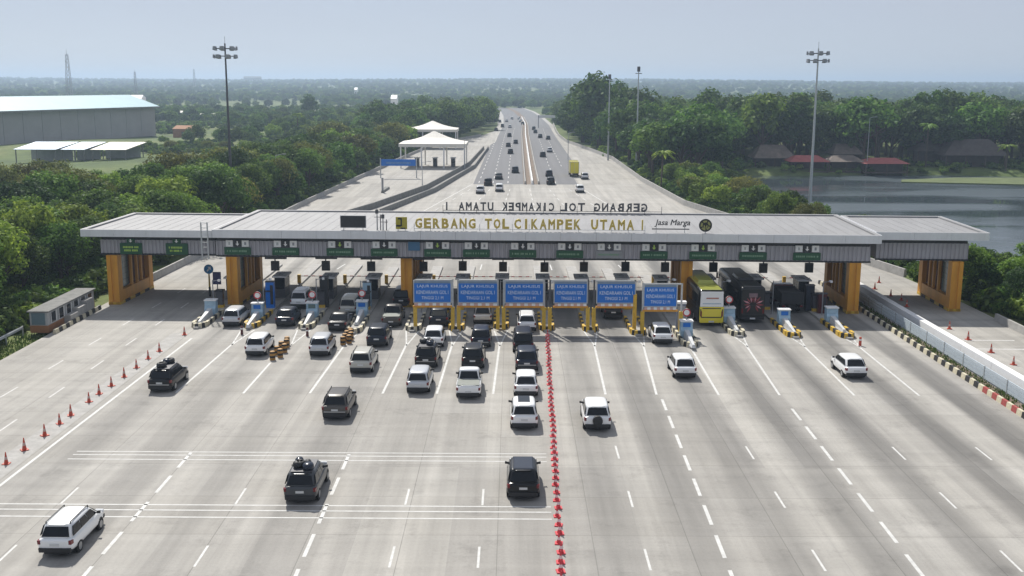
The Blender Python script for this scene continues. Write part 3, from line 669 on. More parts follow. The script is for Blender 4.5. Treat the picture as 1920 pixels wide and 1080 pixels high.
def booth_proto():
    t = thing('toll_booth', 'x', 'toll booth', (0,0,0), 0, 'toll booths under the canopy')
    b = MB(); b.bx(-.55,.55,0,2.4,.2,1.15); b.build('base', M['dkgrey'], t)
    for yy in (.04, .84, 1.64):
        for s in (-1, 1): b = MB(); b.bx(s*.53-.02, s*.53+.02, yy, yy+.72, 1.2, 2.4); b.build('window', M['glass'], t)
    for yy in (-.01, 2.38): b = MB(); b.bx(-.48,.48,yy,yy+.03,1.2,2.4); b.build('window', M['glass'], t)
    b = MB()
    for s in (-1, 1):
        for yy in (0,.77,1.57,2.32): b.bx(s*.52-.04, s*.52+.04, yy, yy+.08, 1.15, 2.45)
    b.build('frame', M['dkgrey'], t)
    b = MB(); b.bx(-.75,.75,-.3,2.7,2.45,2.62); b.build('roof', M['white'], t)
    b = MB(); b.bx(-.25,.25,.6,1.6,2.63,2.30); b.build('air_unit', M['grey'], t)
    return t
def signal_proto():
    t = thing('lane_signal', 'x', 'lane signal', (0,0,0), 0, 'lane signals hanging behind the canopy front')
    b = MB(); b.bx(-.06,.06,-.06,.06,4.3,5.5); b.build('hanger', M['dkgrey'], t)
    b = MB(); b.bx(-.42,.42,-.18,.18,3.6,4.6); b.build('casing', M['dark'], t)
    b = MB(); b.bx(-.34,.34,-.2,-.185,3.68,4.5); b.build('face', M['glass'], t)
    b = MB(); b.bx(-1.15,1.15,.3,.42,4.75,5.3); b.build('rear_panel', M['dkgrey'], t)
    return t
def barrier_proto():
    t = thing('boom_barrier', 'x', 'boom barrier', (0,0,0), 0, 'boom barriers past the booths')
    b = MB(); b.bx(-.18,.18,-.2,.2,.2,1.2); b.build('cabinet', M['yellow'], t)
    b = MB(); b.bx(.18,3.0,-.04,.04,1.0,1.09); o = b.build('boom', M['white'], t)
    for k in range(3): b = MB(); b.bx(.6+k*.85,1.0+k*.85,-.045,.045,.995,1.095); b.build('red_band', M['red'], o)
    return t
def machine_proto():
    t = thing('ticket_machine', 'x', 'ticket machine', (0,0,0), 0, 'ticket machines on the islands')
    MB().bx(-.32,.32,-.3,.3,.2,1.9).build('body', M['dkgrey'], t); MB().bx(-.42,.42,-.5,.45,1.9,2.05).build('hood', M['dark'], t); MB().bx(.32,.345,-.18,.18,1.1,1.6).build('screen', M['glass'], t); MB().bx(-.36,.36,-.34,.34,.2,.5).build('guard', M['yellow'], t)
    return t
def camera_proto():
    t = thing('camera_pole', 'x', 'camera', (0,0,0), 0, 'camera poles on the islands')
    MB().cyl((0,0,.2),(0,0,3.6),.06,.05,8).build('pole', M['grey'], t); MB().cyl((0,0,3.5),(.7,-.1,3.6),.03,.03,6).build('arm', M['grey'], t); MB().bx(.6,.82,-.3,.1,3.5,3.68).build('camera_head', M['white'], t)
    return t
bp, sp, gp, mp_, cp_ = booth_proto(), signal_proto(), barrier_proto(), machine_proto(), camera_proto()
NOSE = [98.6,98.6,98.2,96.6,97.6,97.8,98.6,98.0,97.6,96.2,91.8,96.0,95.6,95.4]
for i, (x, y0) in enumerate(zip(ISL, NOSE)):
    island(x, y0, 'raised concrete island with painted kerb, %s from the left' % ORD[i], i in (1,5,6,7,8,9,12,13))
    bo = bp if i == 0 else copy_tree(bp); bo.location = (x, 112.3 + U(-.6,.6), 0); bo['label'] = 'dark glazed toll booth with white roof on the %s island from the left' % ORD[i]
    o = mp_ if i == 0 else copy_tree(mp_); o.location = (x + U(-.1,.1), 107.6 + U(-.5,.5), 0); o['label'] = 'dark hooded ticket machine on the %s island from the left' % ORD[i]
    o = cp_ if i == 0 else copy_tree(cp_); o.location = (x + U(-.3,.3), 105.4 + U(-.8,.8), 0); o.rotation_euler.z = U(-.6,.6); o['label'] = 'slim camera pole on the %s island from the left' % ORD[i]
    if i:
        sg = sp if i == 1 else copy_tree(sp); sg.location = (x + .1, 110.6 + U(-.3,.3), 0); sg['label'] = 'black hanging lane signal above the %s island from the left' % ORD[i]
        br = gp if i == 1 else copy_tree(gp); br.location = (x + .35, 121.5, 0); br['label'] = 'striped boom barrier at the %s island from the left' % ORD[i]
for i, y, sc_ in ((0,103.6,'skyblue'),(1,102.2,'blue'),(2,102.6,'teal'),(3,103.4,'blue'),(10,95.0,'blue'),(11,101.0,'skyblue'),(12,100.2,'blue'),(13,101.2,'skyblue')):
    kiosk(ISL[i], y, 'pale blue kiosk with white sloping fender on the %s island from left' % ORD[i], sc_, i not in (0, 12, 13))
# height-limit portals with blue boards over six lanes
LINES = ['LAJUR KHUSUS', 'KENDARAAN GOL I', 'TINGGI 2,1 M']
BD = [(777,845),(860,932),(948,1018),(1040,1100),(1120,1190),(1208,1268)]
for k, (pa, pb) in enumerate(BD):
    i = 4 + k; yb = 98.4 if k < 5 else 96.9
    dep = yb * math.cos(PITCH) + (CAM_H - 3.6) * math.sin(PITCH); xa, xb = (pa-960)/FOC*dep, (pb-960)/FOC*dep
    t = thing('height_bar_portal', 'blue board on yellow height-limit portal, %s from the left' % ORD[k], 'portal sign', (0, yb, 0), 0, 'blue boards over the middle lanes')
    for s, x in ((1, ISL[i] + .28), (-1, ISL[i+1] - .28)):
        b = MB(); b.bx(x-.17,x+.17,-.17,.17,.2,2.3 if k != 4 or s > 0 else 3.6); b.build('post', M['yellow'], t)
        b = MB(); b.bx(x-.08,x+.08,-.08,.08,2.3 if k != 4 or s > 0 else 3.6,4.95); b.build('upper_post', M['dkgrey'] if k in (3, 4) else M['galv'], t)
    b = MB(); b.bx(ISL[i]+.2, ISL[i+1]-.2, -.07,.07, 4.82,4.95); b.build('top_beam', M['galv'], t)
    b = MB(); b.bx(xa-.1,xb+.1,-.10,-.02,2.72,4.86); b.build('board_frame', M['galv'], t)
    b = MB(); b.bx(xa,xb,-.14,-.105,2.82,4.60); bo = b.build('board', M['blue'], t)
    b = MB(); b.bx(xa+.02,xb-.02,-.138,-.105,4.61,4.80); b.build('header_strip', mat('grey_blue_strip', (0.20,0.27,0.36), .5), t)
    w = xb - xa
    for q, s in enumerate(LINES):
        put_text(s, 'lettering', bo, ((xa+xb)/2, -.155, 4.30 - q*.55), w*(.84,.88,.60)[q], .34, M['ltblue'], .006, .0)
    n = 10
    for q in range(n):
        b = MB(); b.bx(xa+w*q/n+.005, xa+w*(q+1)/n-.005, -.16,-.06,2.48,2.70); b.build('bar_block', M['white'] if q % 2 else mat('pale_red', (0.62,0.40,0.36), .6) if q == 0 and k == 0 else M['white'] if q % 2 else bpy.data.materials['pale_red'], t)
    b = MB(); b.bx(xa-.15,xb+.15,-.12,0.04,2.28,2.46); b.build('height_bar', M['orange'], t)
# crash drums ahead of two island heads
def drum_mesh():
    b = MB(); n = 12; lv = ((0,.30),(.25,.31),(.5,.31),(.75,.31),(.95,.29),(1.0,.20))
    for k, ((z0,r0),(z1,r1)) in enumerate(zip(lv, lv[1:])): b.cyl((0,0,z0),(0,0,z1),r0,r1,n,k % 2,k in (0,4))
    return b.mesh('crash_drum', [M['barrel'], M['black']], False)
dm = drum_mesh()
for (x, ya, yb, w) in ((-20.0, 87.4, 92.6, 'third'), (-14.9, 92.8, 96.2, 'fourth')):
    for k in range(7):
        yy = ya + (yb - ya) * k / 6
        tag(inst('crash_drum', dm, None, (x + (.36 if k % 2 else -.3) * (.7 if k < 5 else .2), yy, 0), U(0,3), .78), 'yellow and black crash drum before the %s island from left, %s nearest camera' % (w, ORD[k]), 'drum', 'crash drums before the %s island' % w)
for x, y, lb in ((-18.9,96.0,'dark red bollard at the tip of third island'),(-25.1,96.6,'small brown bollard before the second island nose'),(31.3,93.2,'short red bollard before the rightmost island nose')):
    t = thing('bollard', lb, 'bollard', (x,y,0)); b = MB(); b.cyl((0,0,0),(0,0,.8),.13,.11,10); b.build('post', M['p_maroon'] if x < 0 else M['cone'], t); b = MB(); b.cyl((0,0,.5),(0,0,.62),.135,.13,10); b.build('band', M['white'], t)
# blue round arrow sign and blue panel by the left ramp
p = G(394, 556); t = thing('road_sign', 'round blue keep-left sign on black and yellow post by left ramp', 'road sign', (p.x, p.y, 0))
b = MB(); b.cyl((0,0,0),(0,0,1.1),.12,.12,10); b.build('post_base', M['black'], t); b = MB(); b.cyl((0,0,1.1),(0,0,2.7),.10,.08,10); b.build('post', M['yellow'], t)
b = MB(); b.cyl((0,-.02,3.05),(0,-.08,3.05),.52,n=22); o = b.build('disc', mat('sign_blue', (0.02,0.22,0.50), .45), t)
b = MB(); b.add([(-.24,-.09,2.85),(-.10,-.09,2.78),(.12,-.09,3.06),(.25,-.09,2.96),(.25,-.09,3.34),(-.1,-.09,3.30),(.02,-.09,3.18)], [(0,1,2,6),(3,4,5,6,2)]); b.build('arrow', M['white'], o)
p = G(408, 548); t = thing('panel_board', 'dull violet blue board standing beside the first main column', 'board', (p.x, p.y, 0)); b = MB(); b.bx(-.45,.45,-.04,.04,.9,2.3); b.build('panel', mat('violet_blue', (0.10,0.10,0.30), .5), t); b = MB(); b.bx(-.05,.05,.04,.1,0,2.2); b.build('post', M['grey'], t)
p = G(1281, 575); t = thing('control_cabinet', 'tall grey blue control cabinet right of the last blue board', 'cabinet', (15.9, 98.2, .2)); b = MB(); b.bx(-.42,.42,-.3,.3,0,2.6); b.build('body', mat('slate_cabinet', (0.14,0.17,0.24), .5), t); b = MB(); b.bx(-.48,.48,-.36,.36,2.6,2.8); b.build('top', M['white'], t); b = MB(); b.bx(-.36,.36,-.33,-.31,.3,2.4); b.build('door', M['grey'], t)
for x, y, lb, mt, h in ((31.5, 106.2, 'dark red cabinet on the rightmost island under the canopy', 'p_maroon', 2.0), (30.6, 107.6, 'dark blue panel beside the rightmost booth', 'p_navy', 2.6), (-24.9,107.8,'blue panel on second island under canopy','blue',2.7), (-15.0,108.4,'slate blue board on fourth island under canopy','skyblue',2.6), (-19.4,108.2,'dark tall equipment cabinet on the third island','trim',3.1)):
    t = thing('equipment_cabinet', lb, 'cabinet', (x, y, .2)); b = MB(); b.bx(-.42,.42,-.3,.3,0,h); b.build('body', M[mt], t); b = MB(); b.bx(-.46,.46,-.34,.34,h,h+.08); b.build('top', M['dkgrey'], t); b = MB(); b.bx(.05,.35,-.325,-.305,.4,h-.3); b.build('door', M['dark'], t)

# ------------------------------------------------------------------ cones
def cone_mesh(r, h, m1, m2):
    b = MB(); b.bx(-r*1.25, r*1.25, -r*1.25, r*1.25, 0, .05); n = 12; lv = [(.05,1.0,0),(.38,.72,0),(.38,.72,1),(.62,.50,1),(.62,.50,0),(1.0,.18,0)]
    for (z0,r0,_), (z1,r1,mm) in zip(lv, lv[1:]):
        if z0 != z1: b.cyl((0,0,z0*h),(0,0,z1*h), r*r0*.8, r*r1*.8, n, mm, z1 == 1.0)
    return b.mesh('traffic_cone', [m1, m2])
c_red = cone_mesh(.165, .60, mat('cone_red', (0.62,0.045,0.06), .45), mat('cone_band', (0.80,0.62,0.62), .5, var=.05)); c_or = cone_mesh(.17, .78, M['cone'], mat('cone_band_pale', (0.50,0.36,0.32), .6, var=.05))
y = 96.6; k = 0
while y > 44:
    s = U(.92,1.08); tag(inst('traffic_cone', c_red, None, (3.3 - (96.6 - y) * .018 + U(-.05,.05), y, .006), U(-.15,.15), s), 'red traffic cone in the dense middle row, %s from the gate' % ORD[k], 'traffic cone', 'cones of the dense red row'); y -= U(.98,1.2); k += 1
for k, (px, py) in enumerate(((12,870),(46,844),(84,817),(112,795),(133,779),(167,754),(186,739),(209,724),(233,707),(256,690),(278,673),(299,659),(346,628))):
    p = G(px, py); tag(inst('traffic_cone', c_or, None, (p.x, p.y, .006), U(0,1.5), U(.95,1.06)), 'slim orange cone in the spaced row beside left ramp, %s from camera' % ORD[k], 'traffic cone', 'cones beside the left ramp')
for k, (px, py) in enumerate(((1780,617),(1815,637),(1858,661),(1900,684))):
    p = G(px, py); tag(inst('traffic_cone', c_or, None, (p.x, p.y, .006), U(0,1.5), U(.95,1.06)), 'orange cone on sunlit part of the right-hand ramp, %s from canopy' % ORD[k], 'traffic cone', 'cones on the right-hand ramp')
for k, (px, py) in enumerate(((1648,530),(1640,542),(1670,555),(1690,563),(1700,575))):
    p = G(px, py); tag(inst('traffic_cone', c_or, None, (p.x, p.y, .006), U(0,1.5), 1.0), 'orange cone under or just beyond right side canopy, %s farthest' % ORD[k], 'traffic cone', 'cones beyond the right canopy')

# ------------------------------------------------------------------ vehicles
CARS = {  # length, width, height, belt, glass base (rear, front), glass top (rear, front), hood height
 'suv': (4.6,1.86,1.70,1.07,(.08,3.45),(.46,2.75),1.05), 'mpv': (4.4,1.76,1.64,1.02,(.08,3.55),(.40,2.80),.96),
 'hatch': (4.3,1.80,1.60,1.02,(.10,3.35),(.66,2.62),.98), 'sedan': (4.6,1.82,1.50,.96,(.62,3.35),(1.35,2.45),.95),
 'van': (4.7,1.80,1.84,1.06,(.06,3.9),(.20,3.2),1.00), 'pickup': (5.2,1.86,1.80,1.06,(1.80,3.75),(2.05,3.05),1.08)}
_cm = {}
def baked_subdiv(me, lv=1):
    o = bpy.data.objects.new('bake', me); COL.objects.link(o); md = o.modifiers.new('s', 'SUBSURF'); md.levels = lv; md.render_levels = lv
    dg = bpy.context.evaluated_depsgraph_get(); dg.update(); r = bpy.data.meshes.new_from_object(o.evaluated_get(dg)); bpy.data.objects.remove(o); r.name = me.name
    r.polygons.foreach_set('use_smooth', [True] * len(r.polygons)); return r
def ring_body(y, zl, zb, w):
    pr = [(.80,0),(.97,.13),(1.0,.38),(.985,.72),(.93,.94),(.80,1.0)]
    r = [(w*a, y, zl + (zb-zl)*q) for a, q in pr]; return r + [(-px, py, pz) for px, py, pz in r[::-1]]
def car_meshes(kind):
    if kind in _cm: return _cm[kind]
    L, Wd, H, B, (g0, g1), (t0, t1), hd = CARS[kind]; w = Wd / 2; d = {}
    b = MB()
    st = [(-.06,.52,B-.14,w*.84),(-.03,.44,B-.05,w*.93),(.10,.34,B-.0,w*.99),(.40,.28,B+.01,w*1.015),(L*.5,.27,B-.0,w*1.015),(g1-.1,.27,B-.0,w*1.015),(g1+.25,.29,hd,w*.985),(L-.45,.30,hd-.10,w*.95),(L-.10,.36,hd-.26,w*.84),(L,.44,hd-.36,w*.70)]
    b.loft([ring_body(*s) for s in st])
    hw = w * .80; h0 = w * .94
    def oc(x, ya, yb, z, q): return [(-x+q,ya,z),(x-q,ya,z),(x,ya+q,z),(x,yb-q,z),(x-q,yb,z),(-x+q,yb,z),(-x,yb-q,z),(-x,ya+q,z)]
    def at_(f, z, e=0.0, q=.12): return oc(h0+(hw-h0)*f-e, g0+(t0-g0)*f+e, g1+(t1-g1)*f-e, z, q)
    zt = H - .10
    b.loft([at_(-.14,B-.14), at_(0,B-.03), at_(.5,B+(zt-B)*.5,-.01), at_(.96,zt-.0,-.02), at_(1.06,H-.03,.02), at_(1.1,H+.01,.16,.2), at_(1.12,H+.02,.36,.2)])
    if kind == 'pickup':
        for s in (-1, 1): b.bx(s*w*.93-.05, s*w*.93+.05, .05, g0, B-.05, B+.06)
        b.bx(-w*.9, w*.9, .0, .10, B-.05, B+.05)
    elif kind in ('suv','mpv','van','hatch'): b.hexa([(-hw*.9,t0-.10,H-.075),(hw*.9,t0-.10,H-.075),(hw*.9,t0+.1,H-.06),(-hw*.9,t0+.1,H-.06)], [(-hw*.9,t0-.08,H-.045),(hw*.9,t0-.08,H-.045),(hw*.9,t0+.1,H-.015),(-hw*.9,t0+.1,H-.015)])
    d['body'] = baked_subdiv(b.mesh('body', M['p_white'], True))
    def pane(A, Bq, Cq, D, u0, u1, v0, v1, nm, off=.024):
        A, Bq, Cq, D = map(Vector, (A, Bq, Cq, D)); nn = (Bq-A).cross(D-A).normalized() * off
        pt = lambda u, v: (A*(1-u)+Bq*u)*(1-v) + (D*(1-u)+Cq*u)*v
        k = [pt(u0,v0),pt(u1,v0),pt(u1-(u1-u0)*.03,v1),pt(u0+(u1-u0)*.03,v1)]; mb = MB(); mb.hexa([p-nn*.6 for p in k],[p+nn for p in k]); return mb.mesh(nm, M['glass'])
    zb = B - .02; R0, R1, F0, F1 = (g0,zb), (t0,zt), (g1,zb), (t1,zt)
    d['rear_window'] = pane((-h0,g0,zb),(h0,g0,zb),(hw,t0,zt),(-hw,t0,zt), .08,.92,.12 if kind != 'sedan' else .04,.92,'rear_window')
    d['windshield'] = pane((h0,g1,zb),(-h0,g1,zb),(-hw,t1,zt),(hw,t1,zt), .08,.92,.02,.95,'windshield')
    sp_ = ((.05,.345),(.358,.64),(.653,.92)) if kind not in ('pickup','sedan','hatch') else ((.08,.51),(.525,.90))
    d['side'] = [[pane((s*h0,(g0,g1)[s<0],zb),(s*h0,(g1,g0)[s<0],zb),(s*hw,(t1,t0)[s<0],zt),(s*hw,(t0,t1)[s<0],zt), *((u0,u1) if s > 0 else (1-u1,1-u0)), .12,.90,'side_window', .028) for u0,u1 in sp_] for s in (-1,1)]
    b = MB(); b.loft([[(x,y,z) for x,z in ((-w*.88,.34),(w*.88,.34),(w*.90,.56),(-w*.90,.56))] for y in (-.11,.12)]); b.bx(-w*.7,w*.7,.1,L-.3,.18,.30); d['bumper'] = b.mesh('rear_bumper', M['trim'])
    b = MB(); b.bx(-w*.84,w*.84,L-.16,L+.03,.32,.52); d['fbumper'] = b.mesh('front_bumper', M['trim'])
    b = MB(); b.loft([[(.02,.0,B-.28),(.15,-.01,B-.28),(.17,-.01,B-.08),(.02,.0,B-.08)], [(.02,.14,B-.28),(.19,.22,B-.28),(.19,.22,B-.08),(.04,.14,B-.08)]]); d['tail'] = b.mesh('tail_light', M['lamp_red'])
    b = MB(); b.bx(-.2,.2,-.08,.04,0,.16); d['head'] = b.mesh('headlight', M['lamp_clear'])
    b = MB(); b.bx(-.23,.23,-.025,0,0,.13); d['plate'] = b.mesh('number_plate', M['plate'])
    b = MB(); b.loft([[(0,0,0),(.19,.03,.01),(.19,.03,.15),(0,0,.13)],[(0,.10,.01),(.17,.14,.02),(.17,.14,.14),(0,.10,.12)]]); d['mirror'] = b.mesh('mirror', M['trim'])
    r = .33 if kind in ('suv','pickup') else .30; b = MB(); n = 18
    b.cyl((-.11,0,0),(.11,0,0),r,r,n); d['tyre'] = b.mesh('tyre', M['tyre']); b = MB(); b.cyl((-.118,0,0),(.118,0,0),r*.66,r*.66,14); d['rim'] = b.mesh('rim', M['rim']); d['r'] = r
    b = MB(); n = 14
    b.cyl((-.006,0,0),(.006,0,0),r*1.17,r*1.17,20); d['arch'] = b.mesh('wheel_arch', M['trim'])
    _cm[kind] = d; return d
def car(kind, paint, loc, label, rz=0.0, group='cars on the toll plaza', extra=(), simple=False, cat=None):
    L, Wd, H, B, (g0, g1), (t0, t1), hd = CARS[kind]; d = car_meshes(kind); w = Wd / 2
    nm = {'suv':'sport_utility_car','mpv':'family_car','hatch':'hatchback_car','sedan':'sedan_car','van':'minivan','pickup':'pickup_truck'}[kind]
    t = thing(nm, label, cat or {'van':'van','pickup':'pickup'}.get(kind, 'car'), loc, rz, group)
    inst('body', d['body'], t, mat=M[paint]); inst('rear_window', d['rear_window'], t)
    for sd in d['side']:
        for me in sd: inst('side_window', me, t)
    for s in (-1, 1):
        inst('tail_light', d['tail'], t, (s*(w*.985) - s*.19, -.055, 0 if kind != 'pickup' else -.05), 0, (s, 1, 1))
    for s in (-1, 1):
        for yy in (.85 if kind != 'pickup' else 1.1, L - .88):
            wh = bpy.data.objects.new('wheel', None); COL.objects.link(wh); wh.parent = t; wh.location = (s*(w-.10), yy, d['r']); inst('tyre', d['tyre'], wh)
            if not simple: inst('rim', d['rim'], wh)
            if not simple: inst('wheel_arch', d['arch'], t, (s*(w-.005), yy, d['r']+.02))
    inst('rear_bumper', d['bumper'], t)
    if simple: return t
    inst('front_bumper', d['fbumper'], t); inst('windshield', d['windshield'], t)
    for s in (-1, 1):
        inst('mirror', d['mirror'], t, (s*w*.93, g1 - .35, B - .02), 0, (s, 1, 1)); inst('headlight', d['head'], t, (s*w*.62, L-.12, hd-.32))
    inst('number_plate', d['plate'], t, (0, -.062, B - .36 if kind != 'pickup' else B - .5))
    for e in extra:
        b = MB()
        if e == 'rails':
            for s in (-1, 1): b.bx(s*w*.68-.02, s*w*.68+.02, t0+.1, t1-.1, H+.02, H+.06)
            for yy in (t0+.12, t1-.15):
                for s in (-1, 1): b.bx(s*w*.68-.02, s*w*.68+.02, yy, yy+.06, H-.06, H+.02)
            b.build('roof_rails', M['trim'], t)
        elif e == 'box':
            b.loft([[(x,y,z) for x,y,z in ((-a,t0+.1+q,H+zz),(a,t0+.1+q,H+zz),(a,t1-.05-q,H+zz),(-a,t1-.05-q,H+zz))] for a,q,zz in ((.48,.05,.10),(.55,0,.22),(.52,.05,.36),(.40,.2,.42))]); o = b.build('roof_box', M['p_black'], t, True)
            b = MB(); b.bx(-.62,.62,t0+.35,t0+.41,H,H+.1); b.bx(-.62,.62,t1-.5,t1-.44,H,H+.1); b.build('crossbars', M['trim'], t)
        elif e == 'load':
            for k in range(6):
                c = MB(); x, yy, s = U(-.35,.35), U(t0+.35,t1-.4), U(.2,.34)
                c.loft([[(x+a*s*math.cos(q*.785), yy+a*s*1.3*math.sin(q*.785), H+.03+zz) for q in range(8)] for a,zz in ((.7,0),(1.0,.12),(.95,.28),(.6,.38))]); c.build('luggage_bundle', M['trim'] if k % 3 else M['p_navy'], t, True)
            b.bx(-.6,.6,t0+.1,t1-.1,H+.0,H+.04); b.build('roof_rack', M['dkgrey'], t)
        elif e == 'spare':
            b.cyl((0,-.24,B-.25),(0,-.03,B-.25),.34,.34,20); b.build('spare_wheel', M['trim'], t)
        elif e == 'sunroof':
            b.hexa([(-.42,t0+.55,H-.01),(.42,t0+.55,H-.01),(.42,t1-.25,H-.01),(-.42,t1-.25,H-.01)], [(-.40,t0+.57,H+.03),(.40,t0+.57,H+.03),(.40,t1-.27,H+.03),(-.40,t1-.27,H+.03)]); b.build('roof_glass', M['glass'], t)
        elif e == 'blackroof':
            b.hexa([(-.58,t0+.1,H-.02),(.58,t0+.1,H-.02),(.58,t1-.12,H-.02),(-.58,t1-.12,H-.02)], [(-.52,t0+.2,H+.028),(.52,t0+.2,H+.028),(.52,t1-.22,H+.028),(-.52,t1-.22,H+.028)]); b.build('dark_roof_panel', M['p_navy'], t)
        elif e == 'cover':
            b.bx(-w*.86, w*.86, .12, g0-.05, B+.0, B+.05); b.build('bed_cover', mat('grey_green_cover', (0.22,0.235,0.21), .7), t)
        elif e == 'lightbar':
            b.bx(-w*.8, w*.8, -.11, -.04, B-.45, B-.38); b.build('chrome_strip', M['rim'], t)
    return t
C = [('mpv','p_white',(105,1047),'white family car nearest the camera at bottom left',('rails',)),
 ('suv','p_black',(300,737),'black off-road car with loaded roof rack beside the left cones',('load','lightbar')),
 ('suv','p_grey',(563,947),'dark grey car with luggage on its roof between the striped lines',('load',)),
 ('suv','p_black',(981,940),'black car with blue-black roof nearest the red cone row',('blackroof',)),
 ('suv','p_bronze',(628,789),'dark bronze car alone in the third lane from left cones',('rails','lightbar')),
 ('suv','p_white',(983,808),'white car with dark glass roof at tail of the queue by red cones',('sunroof',)),
 ('suv','p_white',(1120,810),'white off-road car with spare wheel on its back, right of red cones',('spare',)),
 ('hatch','p_white',(986,747),'white car with black bumper, second from tail of queue by red cones',()),
 ('pickup','p_white',(878,750),'white pickup with grey bed cover at tail of its queue',('cover',)),
 ('mpv','p_silver',(783,740),'silver family car at the tail of queue under the first blue board',()),
 ('suv','p_beige',(676,702),'beige grey car approaching the fourth island from the left',('rails',)),
 ('suv','p_navy',(988,699),'dark navy car with pale bumper strip in queue by red cones',('lightbar',)),
 ('van','p_black',(981,664),'black boxy van in the middle of the queue by red cones',()),
 ('suv','p_black',(886,694),'black car directly ahead of the white pickup',('rails',)),
 ('mpv','p_navy',(901,654),'dark blue-black car second in queue under the second blue board',('lightbar',)),
 ('suv','p_black',(798,692),'black car with roof rack ahead of the silver family car',('load','lightbar')),
 ('hatch','p_white',(812,654),'white car in queue under first blue board, with dark rear window',()),
 ('suv','p_navy',(706,652),'dark blue-black car ahead of the beige grey car',()),
 ('mpv','p_silver',(598,670),'silver white family car approaching third island from the left',()),
 ('mpv','p_white',(478,670),'white family car just behind the second island nose from left',()),
 ('mpv','p_silver',(433,614),'silver car entering the leftmost main toll lane',()),
 ('hatch','p_navy',(533,614),'dark navy car entering the second main toll lane from left',()),
 ('sedan','p_black',(632,622),'black car entering the third main toll lane behind pale van',()),
 ('van','p_silver',(905,610),'silver van under the second blue board at the head of its queue',()),
 ('mpv','p_white',(988,624),'white car with dark roof rack under the third blue board',('rails',)),
 ('hatch','p_white',(1243,647),'white car passing under the rightmost blue board',()),
 ('hatch','p_white',(1285,712),'white car in the first open lane behind the crash-cushion island',()),
 ('hatch','p_white',(1605,712),'white car alone in the rightmost toll lanes',()),
 ('van','p_white',(560,580),'white van under canopy ahead of the dark navy car',()),
 ('van','p_beige',(652,594),'pale van in shade under the canopy, third main lane',()),
 ('pickup','p_bronze',(733,615),'dark bronze pickup entering the fourth main toll lane',('cover',)),
 ('van','p_black',(752,577),'black van in deep shade ahead of the dark bronze pickup',()),
 ('suv','p_navy',(822,614),'dark navy car at the head of queue under first blue board',()),
 ('suv','p_black',(1150,600),'black car in shade beneath the fifth blue board',())]
for kind, pt, (px, py), lb, ex in C:
    p = G(px, py); car(kind, pt, (p.x, p.y, .006), lb, U(-.012,.012), extra=ex)
def small_car(px, py, kind, pt, lb): p = G(px, py); car(kind, pt, (p.x, p.y, .02), lb, 0, 'cars on the highway beyond', simple=True)
HW = [(936,360,'mpv','p_white'),(900,364,'hatch','p_silver'),(915,349,'suv','p_black'),(935,337,'sedan','p_grey'),(966,325,'suv','p_navy'),(957,289,'suv','p_black'),(953,276,'hatch','p_black'),(967,270,'mpv','p_grey'),(955,257,'suv','p_black'),(942,239,'van','p_black'),(956,240,'mpv','p_white'),(937,230,'mpv','p_grey'),(950,229,'hatch','p_silver'),(934,219,'suv','p_white'),(960,224,'mpv','p_white'),(930,246,'hatch','p_navy'),
      (1033,347,'suv','p_black'),(1030,332,'mpv','p_navy'),(1018,295,'suv','p_black'),(1031,286,'hatch','p_silver'),(1013,259,'suv','p_black'),(1028,262,'hatch','p_navy'),(1004,250,'mpv','p_black'),(1001,244,'van','p_grey'),(980,234,'mpv','p_black'),(973,224,'van','p_white'),(976,229,'hatch','p_silver'),(1088,362,'mpv','p_white'),(1097,337,'hatch','p_silver')]
CN = {'p_white':'white','p_silver':'silver','p_black':'black','p_grey':'grey','p_navy':'navy'}
cnt = {}
for px, py, k, c in sorted(HW, key=lambda a: -a[1]):
    side = 'left' if px < 975 else 'right'; key = (side, CN[c]); cnt[key] = cnt.get(key, 0) + 1
    small_car(px, py, k, c, '%s car on %s side of far highway, %s nearest of that colour' % (CN[c], side, ORD[cnt[key]-1]) if cnt[key] > 1 else '%s car nearest the gate on %s side of far highway' % (CN[c], side))

